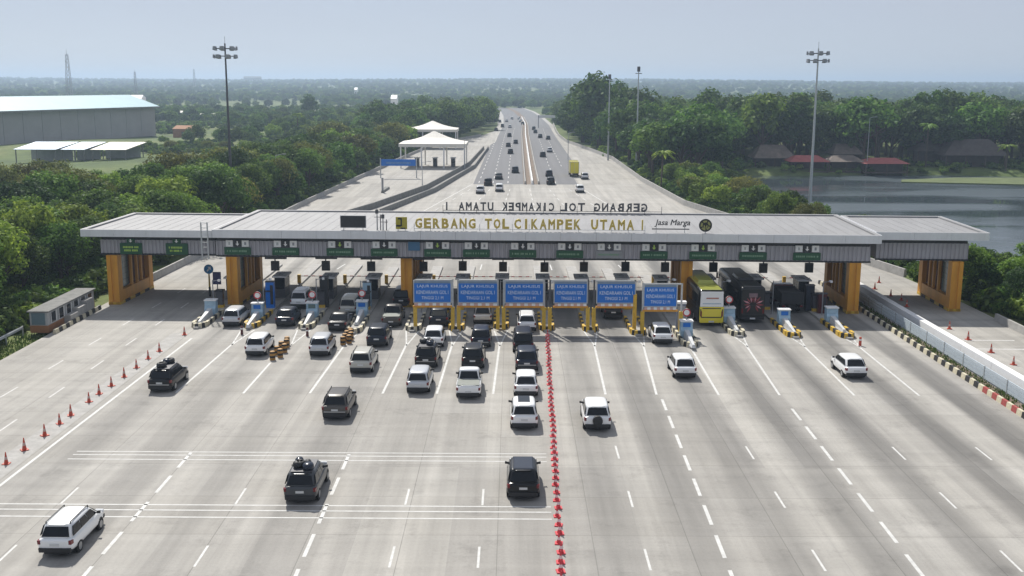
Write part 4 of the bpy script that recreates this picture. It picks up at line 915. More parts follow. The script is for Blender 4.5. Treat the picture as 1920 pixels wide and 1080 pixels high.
def rrect(w, z0, z1, r, y):
    pts = []
    for cx, cz, a0 in ((w-r, z0+r*.4, -90), (w-r, z1-r, 0), (-w+r, z1-r, 90), (-w+r, z0+r*.4, 180)):
        for k in range(4):
            a = math.radians(a0 + k * 30); rr = r if cz > z0 + r else r*.4
            pts.append((cx + (r if True else 0) * math.cos(a), y, cz + rr * math.sin(a)))
    return pts
def bus(loc, label, name, side, roof, rear_hi, rear_lo, art=None):
    t = thing(name, label, 'bus', loc, 0, 'buses at the toll gate'); w, H, L = 1.25, 3.6, 11.8
    b = MB(); b.loft([rrect(w*.90,.5,H-.22,.36,0.0), rrect(w*.97,.42,H-.06,.36,.14), rrect(w,.38,H,.34,.4), rrect(w,.36,H,.34,L-.5), rrect(w*.95,.4,H-.15,.34,L-.1), rrect(w*.85,.5,H-.5,.34,L)]); b.build('body', M[side], t, True)
    b = MB(); b.hexa([(-w*.80,.15,H-.02),(w*.80,.15,H-.02),(w*.80,L-.8,H-.02),(-w*.80,L-.8,H-.02)], [(-w*.74,.3,H+.05),(w*.74,.3,H+.05),(w*.74,L-1,H+.05),(-w*.74,L-1,H+.05)]); b.build('roof_panel', M[roof], t)
    b = MB(); b.hexa([(-.8,3.5,H+.05),(.8,3.5,H+.05),(.8,6.6,H+.05),(-.8,6.6,H+.05)], [(-.7,3.7,H+.28),(.7,3.7,H+.28),(.7,6.4,H+.28),(-.7,6.4,H+.28)]); b.build('air_conditioner', M[roof], t)
    for k in range(6):
        for s in (-1, 1):
            b = MB(); b.bx(s*(w+.002)-.012, s*(w+.002)+.012, .6+k*1.75, 2.28+k*1.75, 1.75, 3.0); b.build('side_window', M['glass'], t)
    b = MB(); b.hexa([(-w*.90,-.03,1.95),(w*.90,-.03,1.95),(w*.90,.03,1.95),(-w*.90,.03,1.95)], [(-w*.86,-.02,3.42),(w*.86,-.02,3.42),(w*.86,.1,3.42),(-w*.86,.1,3.42)]); b.build('rear_upper_panel', M[rear_hi], t)
    b = MB(); b.bx(-w*.70,w*.70,-.05,-.031,2.2,2.30); b.build('rear_window', M['glass'] if art else mat('painted_reflection_glass', (0.42,0.52,0.60), .15, var=.25, scale=1.5), t)  # yellow bus: sky reflection painted into the window colour
    b = MB(); b.bx(-w*.93,w*.93,-.04,.02,.62,1.93); b.build('rear_lower_panel', M[rear_lo], t)
    b = MB()
    for s in (-1, 1): b.hexa([(s*.98-.05,-.06,.95),(s*.98+.05,-.06,.95),(s*.98+.05,-.041,.95),(s*.98-.05,-.041,.95)], [(s*1.06-.05,-.06,1.7),(s*1.06+.05,-.06,1.7),(s*1.06+.05,-.041,1.7),(s*1.06-.05,-.041,1.7)])
    b.hexa([(-.98,-.06,.86),(.98,-.06,.86),(.98,-.041,.86),(-.98,-.041,.86)], [(-1.0,-.06,.95),(1.0,-.06,.95),(1.0,-.041,.95),(-1.0,-.041,.95)]); b.bx(-.9,.9,-.06,-.041,1.74,1.82); b.build('engine_vent_trim', M['black'], t)
    b = MB(); b.loft([[(x,y,z) for x,z in ((-w*.9,.38),(w*.9,.38),(w*.92,.62),(-w*.92,.62))] for y in (-.1,.1)]); b.build('rear_bumper', M[rear_lo] if not art else M['trim'], t)
    b = MB(); b.bx(-.26,.26,-.125,-.1,.42,.58); b.build('number_plate', M['plate'], t)
    for s in (-1, 1):
        b = MB(); b.bx(s*1.02-.08, s*1.02+.08, -.075, -.04, 1.0, 1.5); b.build('tail_light', M['lamp_red'], t)
        b = MB(); b.bx(s*1.35-.08, s*1.35+.08, L-.3, L-.1, 2.4, 3.0); b.build('mirror', M['trim'], t)
        for yy in (2.6, 8.9):
            wh = bpy.data.objects.new('wheel', None); COL.objects.link(wh); wh.parent = t; wh.location = (s*1.12, yy, .5)
            b = MB(); b.cyl((-.16,0,0),(.16,0,0),.5,.5,20); b.build('tyre', M['tyre'], wh); b = MB(); b.cyl((-.165,0,0),(.165,0,0),.28,.28,14); b.build('rim', M['rim'], wh)
    if art:
        pk = mat('dusty_pink_print', (0.55,0.24,0.28), .5, var=.25, scale=3); dr = mat('dark_red_print', (0.26,0.03,0.04), .5, var=.25, scale=3)
        for s in (-1, 1):
            for k in range(7):
                a = math.radians(-60 + k*28); b = MB(); cx, cz = s*.12, 1.9; r0, r1 = .18, U(.75,1.0)
                q = lambda r, da: (cx + s*r*math.cos(a+da), -.066 - k*.002, cz + r*math.sin(a+da))
                b.add([q(r0,0), q((r0+r1)/2,.17), q(r1,0), q((r0+r1)/2,-.17)], [(0,1,2,3) if s < 0 else (3,2,1,0)]); b.build('printed_petal', pk if k % 2 else dr, t)
        b = MB(); b.bx(-.42,.42,-.064,-.052,2.6,3.0); b.build('printed_cloud', mat('dull_mauve_print', (0.20,0.13,0.15), .5, var=.2, scale=3), t)
    else:
        b = MB(); b.bx(-.55,.65,-.063,-.052,2.72,2.84); b.build('lettering_band', mat('faded_red_print', (0.45,0.18,0.13), .5, var=.2), t)
        b = MB(); b.bx(-w*.88,w*.88,-.05,-.031,3.22,3.36); b.build('white_visor', M['white'], t)
    return t
p = G(1333, 612); bus((p.x, p.y, 0), 'yellow and white tour bus at the gate, seen from behind', 'tour_bus', 'p_black', 'p_lime', 'p_white', 'p_yellow')  # black sides carry dark glass and a shaded flank as colour
p = G(1410, 606); bus((p.x, p.y, 0), 'black tour bus with dark pink floral print on its back', 'tour_bus', 'p_black', 'p_black', 'p_black', 'p_black', True)
def truck(loc, label, boxm, cabm, L=7.0, H=3.0, tarp=False, group='trucks'):
    t = thing('box_truck', label, 'truck', loc, 0); w = 1.1
    b = MB(); b.bx(-w,w,0,L-2,.95,H); b.build('cargo_box', M[boxm], t)
    b = MB()
    for yy in (-.03, L-2.06):
        for s in (-1, 1): b.bx(s*w-.06,s*w+.06,yy,yy+.06,.95,H)
        b.bx(-w-.06,w+.06,yy,yy+.06,H,H+.1)
    b.bx(-.02,.02,-.02,0,1.0,H); b.build('box_frame', M['trim'] if not tarp else M['galv'], t)
    b = MB(); b.loft([[(-1,L-1.9,.5),(1,L-1.9,.5),(1,L,.5),(-1,L,.5)],[(-1,L-1.9,1.5),(1,L-1.9,1.5),(1,L,1.4),(-1,L,1.4)],[(-.95,L-1.85,2.35),(.95,L-1.85,2.35),(.95,L-.5,2.3),(-.95,L-.5,2.3)]]); b.build('cab', M[cabm], t)
    b = MB(); b.bx(-.4,.4,.1,L-.2,.55,.9); b.bx(-w*.95,w*.95,-.04,.06,.5,.66); b.build('chassis', M['trim'], t)
    for s in (-1, 1):
        b = MB(); b.bx(s*.9-.13,s*.9+.13,-.06,.0,.7,.86); b.build('tail_light', M['lamp_red'], t)
        for yy in (1.3, L-1):
            wh = bpy.data.objects.new('wheel', None); COL.objects.link(wh); wh.parent = t; wh.location = (s*.92, yy, .42); b = MB(); b.cyl((-.18,0,0),(.18,0,0),.42,.42,16); b.build('tyre', M['tyre'], wh); b = MB(); b.cyl((-.185,0,0),(.185,0,0),.24,.24,12); b.build('rim', M['rim'], wh)
p = G(1485, 588); truck((p.x, p.y, 0), 'dark covered truck in shade right of the black bus', 'trim', 'p_maroon', 5.6, 2.1)
p = G(1077, 332); truck((p.x, p.y, 0), 'yellow box truck with white roof edge on the lanes beyond gate', 'p_yellow', 'p_yellow', 8, 3.7, True)
# ------------------------------------------------------------------ masts, off-ramp gate, buildings
def mast(px, py, ptop, label, kind=0):
    p = G(px, py, -.2); dep = p.y * math.cos(PITCH) + CAM_H * math.sin(PITCH); h = (py - ptop) / FOC * dep
    t = thing('high_mast_light', label, 'light mast', (p.x, p.y, -.3), 0, 'tall floodlight masts')
    b = MB(); b.cyl((0,0,0),(0,0,h),.30,.13,12); b.build('pole', M['galv'] if kind else M['dkgrey'], t)
    if kind == 2: b = MB(); b.cyl((0,0,h-1.4),(0,0,h),.45,.45,10); b.bx(-.9,.9,-.06,.06,h-2,h-1.8); b.build('head_frame', M['dkgrey'], t); return t
    b = MB(); n = 14; R = 1.9
    for z in (h-2.2, h-.9):
        for k in range(n):
            a0, a1 = 2*math.pi*k/n, 2*math.pi*(k+1)/n; b.cyl((R*math.cos(a0),R*math.sin(a0),z),(R*math.cos(a1),R*math.sin(a1),z),.05,.05,5,0,False)
    for k in range(6): a = math.pi*k/3; b.cyl((0,0,h-2.2),(R*math.cos(a),R*math.sin(a),h-2.2),.05,.05,5); b.cyl((0,0,h-.9),(R*math.cos(a),R*math.sin(a),h-.9),.05,.05,5)
    b.cyl((0,0,h),(0,0,h+1.2),.03,.03,5); b.build('head_frame', M['dkgrey'], t)
    lm = MB(); lm.loft([[(-.28,-.12,-.2),(.28,-.12,-.2),(.28,.15,-.12),(-.28,.15,-.12)],[(-.22,-.08,.28),(.22,-.08,.28),(.22,.12,.28),(-.22,.12,.28)]]); me = lm.mesh('floodlight', M['grey'])
    for k in range(14): a = 2*math.pi*k/14 + .2; inst('floodlight', me, t, (R*1.02*math.cos(a), R*1.02*math.sin(a), h-2.35 if k % 2 else h-.95), a - math.pi/2, 1.5)
    return t
mast(436, 398, 88, 'tall floodlight mast rising from the trees on the left')
mast(1518, 388, 97, 'tall pale floodlight mast at the edge of the lake', 1)
mast(1193, 312, 128, 'slimmer pale mast in the trees right of the highway', 1 if False else 2)
mast(1140, 302, 142, 'thin mast at the right parapet, next to the taller pale one', 2)
def lamp_post(px, py, ptop, label, arm=1):
    p = G(px, py); dep = p.y * math.cos(PITCH) + CAM_H * math.sin(PITCH); h = (py - ptop) / FOC * dep
    t = thing('street_lamp', label, 'street lamp', (p.x, p.y, 0)); b = MB(); b.cyl((0,0,0),(0,0,h),.11,.06,8); b.build('pole', M['galv'], t)
    b = MB(); b.cyl((0,0,h),(arm*1.4,0,h+.3),.05,.04,6); b.build('arm', M['galv'], t); b = MB(); b.bx(min(arm*1.3,arm*2),max(arm*1.3,arm*2),-.12,.12,h+.22,h+.36); b.build('lamp_head', M['grey'], t)
for a in ((520,378,292,'grey street lamp among trees left of off-ramp'),(871,318,262,'grey street lamp at the right end of off-ramp tent roofs'),(792,348,305,'grey street lamp in front of the off-ramp tent roofs'),(1065,300,250,'street lamp at the parapet right of yellow truck'),(793,238,190,'tall dark lamp behind the off-ramp tent roofs'),(1625,315,222,'thin lamp post on the far lake shore')): lamp_post(*a)
# off-ramp toll gate: two cream tent roofs on posts
def tent(cx, cy, w, dep, ze, zp, label):
    t = thing('tent_canopy', label, 'canopy', (cx, cy, 0), 0, 'cream canopies of the off-ramp gate'); h = w/2
    b = MB(); cx_, cy_ = 0, dep/2; rings = []
    for f, q in ((1,0),(.8,.10),(.6,.25),(.4,.46),(.2,.74),(.03,1)):
        z = ze + .9 + (zp - ze - .9) * q; rings.append([(-h*f, cy_-cy_*f, z),(0, cy_-cy_*f, z+.25*f*(1-f)),(h*f, cy_-cy_*f, z),(h*f, cy_+cy_*f, z),(0, cy_+cy_*f, z),(-h*f, cy_+cy_*f, z)])
    b.loft([[(p[0],p[1],ze) for p in rings[0]]] + rings); b.build('roof', M['cream'], t)
    for s in (-h+.5, -h/3, h/3, h-.5):
        for yy in (.4, dep-.6): b = MB(); b.bx(s-.18,s+.18,yy,yy+.36,0,ze); b.build('post', M['white'], t)
    return t
tent(-21.8, 292, 18.4, 14, 5.8, 9.8, 'cream peaked canopy of the off-ramp gate, nearer of two')
tent(-28.6, 378, 18.2, 14, 6.0, 9.6, 'paler peaked canopy of the off-ramp gate, farther of two')
for k, x in enumerate((-26.5, -21.5, -16.5)):
    o = copy_tree(bp); o.location = (x, 297, 0); o['label'] = 'small booth under nearer cream canopy, %s from left' % ORD[k]; o['group'] = 'booths under the cream canopy'
p = G(742, 345); dep = 225
t = thing('overhead_sign', 'long blue overhead sign across the off-ramp before the cream canopies', 'overhead sign', (-27.9, 262, 0))
b = MB(); b.bx(-4.2,4.2,-.1,.1,3.0,4.6); b.build('panel', M['blue'], t)
b = MB(); b.bx(-3.0,3.0,-.13,-.105,3.5,3.95); b.build('lettering_band', mat('dim_blue_lettering', (0.10,0.25,0.55), .5, var=.3, scale=4, stretch=(1,1,.3)), t)
for s in (-4.4, 4.4): b = MB(); b.bx(s-.12,s+.12,-.12,.12,0,4.9); b.build('post', M['galv'], t)
t = thing('ramp_divider', 'grey raised divider with dark post on the off-ramp', 'divider', (-27.6, 226, 0))
b = MB(); b.loft([[(-.3,0,0),(.3,0,0),(.6,9,0),(-.6,9,0)],[(-.2,.2,.5),(.2,.2,.5),(.5,9,.5),(-.5,9,.5)]]); b.build('slab', M['conc_dk'], t); b = MB(); b.bx(-.2,.2,.5,.9,.5,3.2); b.build('post', M['grey'], t)
t = thing('overhead_sign', 'white overhead frame across right carriageway far up the highway', 'overhead sign', (cen(560)+8, 560, 0))
b = MB(); b.bx(-1,11.5,-.2,.2,5.2,6.6); b.build('panel', M['white'], t)
for s in (-1.2, 11.7): b = MB(); b.bx(s-.2,s+.2,-.2,.2,0,6.6); b.build('post', M['grey'], t)
# roadside office by the left canopy
t = thing('roadside_office', 'low grey office with orange base beside the left canopy', 'building', (-43.2, 96.9, 0)); t.scale = (1, 1, .82)
b = MB(); b.bx(-1.7,0,0,11.2,0,.85); b.build('base_wall', M['brick'], t)
b = MB(); b.bx(-1.68,-.02,.02,11.18,.85,2.4); b.build('wall', M['wallgrey'], t)
b = MB(); b.bx(-1.85,.18,-.15,11.35,2.4,2.54); b.build('roof', M['conc_dk'], t)
for k in range(6):
    b = MB(); b.bx(-.02,.03,.7+k*1.75,1.75+k*1.75,1.05,2.15); o = b.build('window', M['glass'], t)
    b = MB(); b.bx(.03,.06,.62+k*1.75,.7+k*1.75,1.0,2.25); b.bx(.03,.06,1.75+k*1.75,1.83+k*1.75,1.0,2.25); b.build('frame', M['white'], o)
b = MB(); b.bx(-1.5,-.25,-.03,.02,.95,2.3); b.build('end_panel', mat('blue_grey_panel', (0.13,0.19,0.22), .6), t)
kb = thing('kerb', 'black and cream painted kerb in front of the roadside office', 'kerb', (-42.5, 96.5, 0))
for k in range(14): inst('kerb_block', bkm, kb, (0, k*.8, 0), mat=M['black'] if k % 2 else cr)
t = thing('concrete_block_wall', 'stepped pale concrete blocks between office and left column', 'block wall', (-42.9, 104.5, 0))
for k, h in enumerate((1.5, 1.2, .9)): b = MB(); b.bx(-.35,.35,-k*2.0,-k*2.0+1.9,0,h); b.build('block', M['conc'], t)
# warehouse and sheds on the left
wd = Vector((-29, -87, 0)).normalized(); wnr = Vector((-wd.y, wd.x, 0)) * -1
if wnr.x > 0: wnr = -wnr
def wp(a, c, z): q = Vector((-161, 486, 0)) + wd*a + wnr*c; return (q.x, q.y, z)
t = thing('warehouse', 'long grey warehouse with pale blue roof on the left horizon', 'warehouse')
Lw = 150
for k in range(15):
    b = MB(); b.hexa([wp(k*10,0,-1),wp(k*10+9.8,0,-1),wp(k*10+9.8,.25,-1),wp(k*10,.25,-1)], [wp(k*10,0,11.6),wp(k*10+9.8,0,11.6),wp(k*10+9.8,.25,11.6),wp(k*10,.25,11.6)]); b.build('wall_panel', M['whwall'], t)
b = MB(); b.hexa([wp(.1,.3,-1),wp(Lw,.3,-1),wp(Lw,28,-1),wp(.1,28,-1)], [wp(.1,.3,11.5),wp(Lw,.3,11.5),wp(Lw,28,11.5),wp(.1,28,11.5)]); b.build('wall', M['dkgrey'], t)
b = MB()
for s, c0, c1 in ((0,-1.6,14.1),(1,14.1,29.8)):
    a, c, e, f = wp(-1.6,c0,11.6 if s == 0 else 16.6), wp(Lw,c0,11.6 if s == 0 else 16.6), wp(Lw,c1,16.6 if s == 0 else 11.6), wp(-1.6 + 0,c1,16.6 if s == 0 else 11.6)
    b.hexa([a, c, e, f], [(q[0],q[1],q[2]+.45) for q in (a, c, e, f)])
b.build('roof', M['ltroof'], t)
b = MB(); b.add([wp(-.05,0,11.6),wp(-.05,28,11.6),wp(-.05,14.1,16.5)],[(0,1,2)]); b.build('gable', M['whwall'], t)
b = MB(); q = [wp(k,-1.9,11.35) for k in (-1.6,Lw)]; r = [wp(k,-1.4,11.35) for k in (Lw,-1.6)]; b.hexa(q+r, [(v[0],v[1],12.0) for v in q+r]); b.build('gutter', M['conc_dk'], t)
for k, (xa, xb, mt, nm) in enumerate(((-148,-134.8,'solar','pale blue'),(-134,-126.3,'solar','middle bluish'),(-125.2,-114,'cream','cream white'))):
    t = thing('shed', '%s roofed open shed before the warehouse' % nm, 'shed', (xa, 318, -1)); w = (xb - xa)
    b = MB(); b.hexa([(0,0,4.0),(w-.6,0,4.0),(w+1.6,12,5.6),(1.6,12,5.6)], [(0,0,4.15),(w-.6,0,4.15),(w+1.6,12,5.75),(1.6,12,5.75)]); b.build('roof', M[mt], t)
    for xx in (.4, w/2, w-1):
        MB().bx(xx,xx+.25,.3,.55,0,4.0).build('post', M['conc_dk'], t); MB().bx(xx+1.4,xx+1.65,11.3,11.55,0,5.55).build('post', M['conc_dk'], t)
    b = MB(); b.bx(.5,w,10.6,10.9,0,4.4); b.build('back_wall', M['wallgrey'], t)
FB = [(322,338,208,224,'cream'),(366,425,213,226,'cream'),(452,508,213,226,'cream'),(560,592,206,224,'white'),(600,668,213,219,'white'),(690,712,212,222,'white'),(1322,1393,197,206,'white'),(200,262,178,186,'white'),(316,356,236,250,'brick'),(730,742,178,186,'white'),(455,488,143,152,'wallgrey'),(662,668,164,172,'white')]
FN = ['small cream block behind trees right of warehouse','wide cream building right of the warehouse','second wide cream building right of left mast','pale tall-gabled building left of the field','long low white building beside the pale field','small white house beside the pale field','long white roofed shed above trees on the right','white roof peeking above the warehouse roof','rust red shed beside the end of warehouse','small white house far off near horizon','grey hazy building block on the skyline','tiny white house on the far hazy slope']
for (xa, xb, ya, yb, mt), nm in zip(FB, FN):
    yy = {186: 900, 152: 3200, 172: 1500}.get(yb)
    if yy is None: yy = min(G((xa+xb)/2, yb + 3).y, 900)
    dep = yy * math.cos(PITCH); x0, x1 = (xa-960)/FOC*dep, (xb-960)/FOC*dep
    zt = CAM_H - (ya - 540) / FOC * dep * 1.0 - math.tan(PITCH) * 0 ; 
    d_ = CM @ Vector(((xa-960)/FOC, -(ya-540)/FOC, -1)); zt = CAM_H + d_.z * yy / d_.y; z0 = gz((x0+x1)/2, yy) - 1
    t = thing('far_building', nm, 'building', ((x0+x1)/2, yy, z0)); w = (x1-x0)/2; h = max(3, zt - z0); rf = h*.78
    b = MB(); b.bx(-w*.97,w*.97,.5,11.5,0,rf); b.build('wall', M[mt] if mt != 'cream' else M['wallgrey'], t)
    b = MB(); b.hexa([(-w,0,rf),(w,0,rf),(w,12,rf),(-w,12,rf)], [(-w*.96,5.5,h),(w*.96,5.5,h),(w*.96,6.5,h),(-w*.96,6.5,h)]); b.build('roof', M[mt], t)
    n = max(1, int(w/4))
    for k in range(n): b = MB(); xx = -w*.8 + 1.6*w*(k+.5)/n; b.bx(xx-.7,xx+.7,.44,.5,rf*.35,rf*.75); b.build('window', M['dkgrey'], t)
# pale dry field on the left
b = MB(); pts = [(-330,830),(-95,830),(-60,1010),(-390,1010)]; b.quad(*[(x, y, gz(x, y) + .35) for x, y in pts]); tag(b.build('field', mat('dry_field', (0.36,0.32,0.24), .95, var=.25, scale=.02)), kind='structure')
# lattice towers on the horizon
def lattice(px, ytop, yy, label, w=2.6):
    x = (px - 960) / FOC * yy * math.cos(PITCH); d_ = CM @ Vector(((px-960)/FOC, -(ytop-540)/FOC, -1)); zt = CAM_H + d_.z * yy / d_.y; z0 = gz(x, yy) - 1; h = zt - z0
    t = thing('lattice_tower', label, 'tower', (x, yy, z0)); b = MB()
    for sx in (-1, 1):
        for sy in (-1, 1): b.cyl((sx*w,sy*w,0),(sx*w*.3,sy*w*.3,h*.92),.22,.16,5)
    n = 14
    for k in range(n):
        a, c = k/n, (k+1)/n; wa, wb = w*(1-.7*a), w*(1-.7*c)
        for (p, q) in (((-1,-1),(1,-1)),((1,-1),(1,1)),((1,1),(-1,1)),((-1,1),(-1,-1))):
            b.cyl((p[0]*wa,p[1]*wa,a*h*.92),(q[0]*wb,q[1]*wb,c*h*.92),.10,.10,4); b.cyl((p[0]*wa,p[1]*wa,a*h*.92),(q[0]*wa,q[1]*wa,a*h*.92),.09,.09,4)
    b.build('frame', M['grey'], t)
    b = MB(); b.cyl((0,0,h*.9),(0,0,h),.15,.1,6); b.build('aerial', M['grey'], t)
    b = MB(); b.cyl((-.9,0,h*.8),(-.9,-.5,h*.8),.7,.7,10); b.cyl((.8,0,h*.7),(.8,-.5,h*.7),.6,.6,10); b.build('dish', M['white'], t)
lattice(127, 92, 900, 'tall lattice radio tower above the warehouse roof'); lattice(252, 130, 1300, 'shorter hazy lattice tower right of the warehouse roof', 2.0); lattice(363, 126, 2000, 'faint distant lattice tower left of the big mast', 2.4)
# lakeside houses
def house(px0, px1, yy, ze, zp, label, roofm, wallm, open_=True, z0=-1.0):
    x0, x1 = [(p - 960) / FOC * (yy * math.cos(PITCH) + CAM_H * math.sin(PITCH)) for p in (px0, px1)]
    t = thing('lakeside_house', label, 'house', ((x0+x1)/2, yy, z0), 0, 'houses on the far lake shore'); w = (x1-x0)/2; d = 9
    b = MB(); b.hexa([(-w,0,ze),(w,0,ze),(w,d,ze),(-w,d,ze)], [(-w*.55,d*.45,zp),(w*.55,d*.45,zp),(w*.55,d*.55,zp),(-w*.55,d*.55,zp)]); b.build('roof', M[roofm], t)
    b = MB(); b.bx(-w*.9,w*.9,d*.45,d*.5,-1,ze); b.build('wall', M[wallm], t)
    n = max(3, int(w/2))
    for k in range(n): b = MB(); xx = -w*.9 + 1.8*w*k/(n-1); b.bx(xx-.14,xx+.14,.4,.68,-1.5,ze); b.build('post', M['trunk'], t)
    b = MB(); b.bx(-w*.95,w*.95,.2,d*.45,-.3,-.05); b.build('deck', M['trunk'], t)
    for k in range(max(1, n-2)): b = MB(); xx = -w*.7 + 1.4*w*k/max(1, n-2); b.bx(xx-.5,xx+.5,d*.44,d*.449,.6,1.9); b.build('window', M['glass'], t)
house(1412,1492,306,3.2,6.8,'brown roofed lakeside house left of red awnings','tilebr','tiledk')
house(1480,1556,300,2.6,4.2,'lakeside shelter with bright red awning behind the mast','tilered','tiledk')
house(1552,1622,301,2.6,4.2,'low lakeside shelter with pale brown roof between red awnings','tilebr','tiledk')
house(1560,1618,309,4.2,7.0,'hip roofed brown house behind the low pale shelter','tilebr','tiledk')
house(1620,1706,298,2.3,3.7,'long red awning at the right end of lakeside row','tilered','tiledk')
house(1716,1800,312,5.0,7.4,'dark roofed hall left of the biggest lakeside house','tiledk','tiledk')
house(1768,1890,306,4.2,8.6,'largest dark hip roofed lakeside house at the right','tiledk','tiledk')
house(1820,1860,470,12.2,15.5,'rust red roof peeking through trees at far right','tilered','brick')
b = MB()
pts = [G(1690,342,-1.9),G(1920,347,-1.9),G(1990,342,-1.9),G(1990,334,-1.9),G(1790,334,-1.9),G(1690,338,-1.9)]
b.add([(p.x, p.y, -1.72) for p in pts] + [(p.x, p.y, -2.6) for p in pts], [(0,1,2,3,4,5)] + [(i, 6+i, 6+(i+1)%6, (i+1)%6) for i in range(6)]); tag(b.build('terrain', mat('lake_grass_bank', (0.11,0.14,0.05), .95, var=.3, scale=.3)), kind='structure')

# ------------------------------------------------------------------ vegetation
def crown_mesh(name, seed, R, Hc, ncl, nlf, leaf, lm, flat=0.45, droop=0.0):
    rg = random.Random(seed); V = []; F = []
    cl = []
    for k in range(ncl):
        u = rg.uniform(-flat, 1); a = rg.uniform(0, 2*math.pi); rr = rg.uniform(.35, .98) ** .6
        s = math.sqrt(max(0, 1 - u*u)) if u > 0 else 1 - .25*abs(u)
        cl.append((Vector((math.cos(a)*s*rr*R*.80, math.sin(a)*s*rr*R*.80, u*rr*Hc*.5*.85)), rg.uniform(.24, .42) * R))
    for c, r in cl:
        for j in range(nlf):
            d = Vector((rg.gauss(0,1), rg.gauss(0,1), rg.gauss(.25,1))).normalized(); q = rg.uniform(.55, 1.05)
            p = c + Vector((d.x*r*q, d.y*r*q, d.z*r*q*.78))
            nrm = (d + Vector((rg.uniform(-.8,.8), rg.uniform(-.8,.8), rg.uniform(-.3,.9)))).normalized()
            a = nrm.orthogonal().normalized(); b_ = nrm.cross(a); th = rg.uniform(0, 6.28)
            e = (a*math.cos(th) + b_*math.sin(th)) * leaf * rg.uniform(.6, 1.3); f = nrm.cross(e) * rg.uniform(.45, .8)
            n = len(V); V += [p - e, p - f*.9, p + e + nrm*leaf*.15, p + f*.9]; F.append((n, n+1, n+2, n+3))
    me = bpy.data.meshes.new(name); me.from_pydata([tuple(v) for v in V], [], F); me.materials.append(lm); return me
def trunk_mesh(seed, h, r, R, Hc):
    rg = random.Random(seed); b = MB(); b.cyl((0,0,-.8),(0,0,h*.55),r,r*.75,8,0,False); b.cyl((0,0,h*.55),(rg.uniform(-.3,.3),rg.uniform(-.3,.3),h+Hc*.2),r*.75,r*.25,7,0,False)
    for k in range(6):
        a = rg.uniform(0,6.28); z = h*rg.uniform(.55,.95); b.cyl((0,0,z),(math.cos(a)*R*.6,math.sin(a)*R*.6,z+Hc*rg.uniform(.2,.5)),r*.4,r*.12,5,0,False)
    return b.mesh('trunk', M['trunk'], True)
KIND = []   # crown mesh, far crown mesh, trunk mesh, base height (total), radius
def add_kind(nm, seed, R, Hc, h0, lm, ncl, nlf, leaf, flat=.45):
    cm = crown_mesh('crown', seed, R, Hc, ncl, nlf, leaf, M[lm], flat); fm = crown_mesh('crown_far', seed+50, R, Hc, int(ncl*.8), int(nlf*.42), leaf*1.6, M[lm], flat)
    KIND.append((nm, cm, fm, trunk_mesh(seed, h0, .22 + R*.03, R, Hc), h0, Hc, R))
add_kind('broad', 1, 4.6, 7.0, 4.0, 'leaf', 36, 175, .225)
add_kind('broad', 2, 4.2, 7.6, 4.2, 'leaf', 32, 180, .225)
add_kind('dark', 3, 4.4, 8.0, 4.0, 'leaf_dk', 36, 175, .225)
add_kind('olive', 4, 5.4, 5.4, 4.4, 'leaf_ol', 38, 160, .225, .25)
add_kind('light', 5, 3.8, 6.0, 3.2, 'leaf_lt', 30, 175, .21)
add_kind('tall', 6, 3.6, 10.0, 4.6, 'leaf_dk', 38, 165, .225, .7)
KB = dict(broad=(0,1), dark=(2,5), olive=(3,), light=(4,), mix=(0,1,2,4,3), green=(0,1,2,2,5))
NMS = {'broad':'broadleaf_tree','dark':'dark_evergreen_tree','olive':'olive_leaf_tree','light':'light_leaf_tree','tall':'tall_evergreen_tree'}
TREES = []   # (size on screen, x, y, z, kind index, scale, zone)
def in_view(x, y, m=6): return y > 25 and abs(x) < y * .50 + m
def road_clear(x, y):
    return not (lerp_tab(PAVE, y, 1) - 2.5 < x < lerp_tab(PAVE, y, 2) + 2.5) if y < 610 else abs(x - cen(y)) > 17.5
def zone(nm, poly, step, hmin, hmax, kinds, jit=.45, keep=None):
    xs = [p[0] for p in poly]; ysv = [p[1] for p in poly]
    y = min(ysv)
    while y < max(ysv):
        x = min(xs)
        while x < max(xs):
            px, py = x + U(-jit,jit)*step, y + U(-jit,jit)*step
            ins = False
            for (ax, ay), (bx_, by) in zip(poly, poly[1:] + poly[:1]):
                if (ay > py) != (by > py) and px < (bx_-ax)*(py-ay)/(by-ay) + ax: ins = not ins
            if ins and in_view(px, py) and lake_d(px, py) < -.4 and road_clear(px, py) and (keep is None or keep(px, py)):
                k = random.choice(KB[kinds] if isinstance(kinds, str) else kinds); h = U(hmin, hmax); kd = KIND[k]; s = h / (kd[4] + kd[5]*.72)
                TREES.append((s*kd[6]/py, px, py, gz(px,py), k, s, nm))
            x += step
        y += step
def no_shed(x, y):
    q = Vector((x+161, y-486, 0)); a, c = q.dot(wd), q.dot(wnr)
    if -6 < a < 160 and -26 < c < 34: return False
    return not (-172 < x < -90 and 262 < y < 336) and not (-45 < a < 165 and -60 < c < 0) and not (abs(x + 51) < 4 and abs(y - 195) < 4)
zone('beside the roadside office at left', [(-50,84),(-47.5,96),(-48.5,128),(-75,140),(-75,84)], 4.6, 7.0, 10.0, (0,1,2,0,4))
zone('lining the left side of off-ramp', [(-45,130),(-43,205),(-40,262),(-37,335),(-33,395),(-54,395),(-58,300),(-61,205),(-78,130)], 6.2, 7.0, 11.0, (0,1,2,0,1,2,3,4))
zone('in the olive thicket left of the off-ramp', [(-78,130),(-73,195),(-108,205),(-100,150)], 7.2, 6.0, 8.0, (3,3,0,3,1), keep=no_shed)
zone('in the bright scrub before the warehouse', [(-61,205),(-58,300),(-54,400),(-130,400),(-175,330),(-110,205)], 11.0, 2.6, 4.6, (4,4,0,4,3), keep=no_shed)
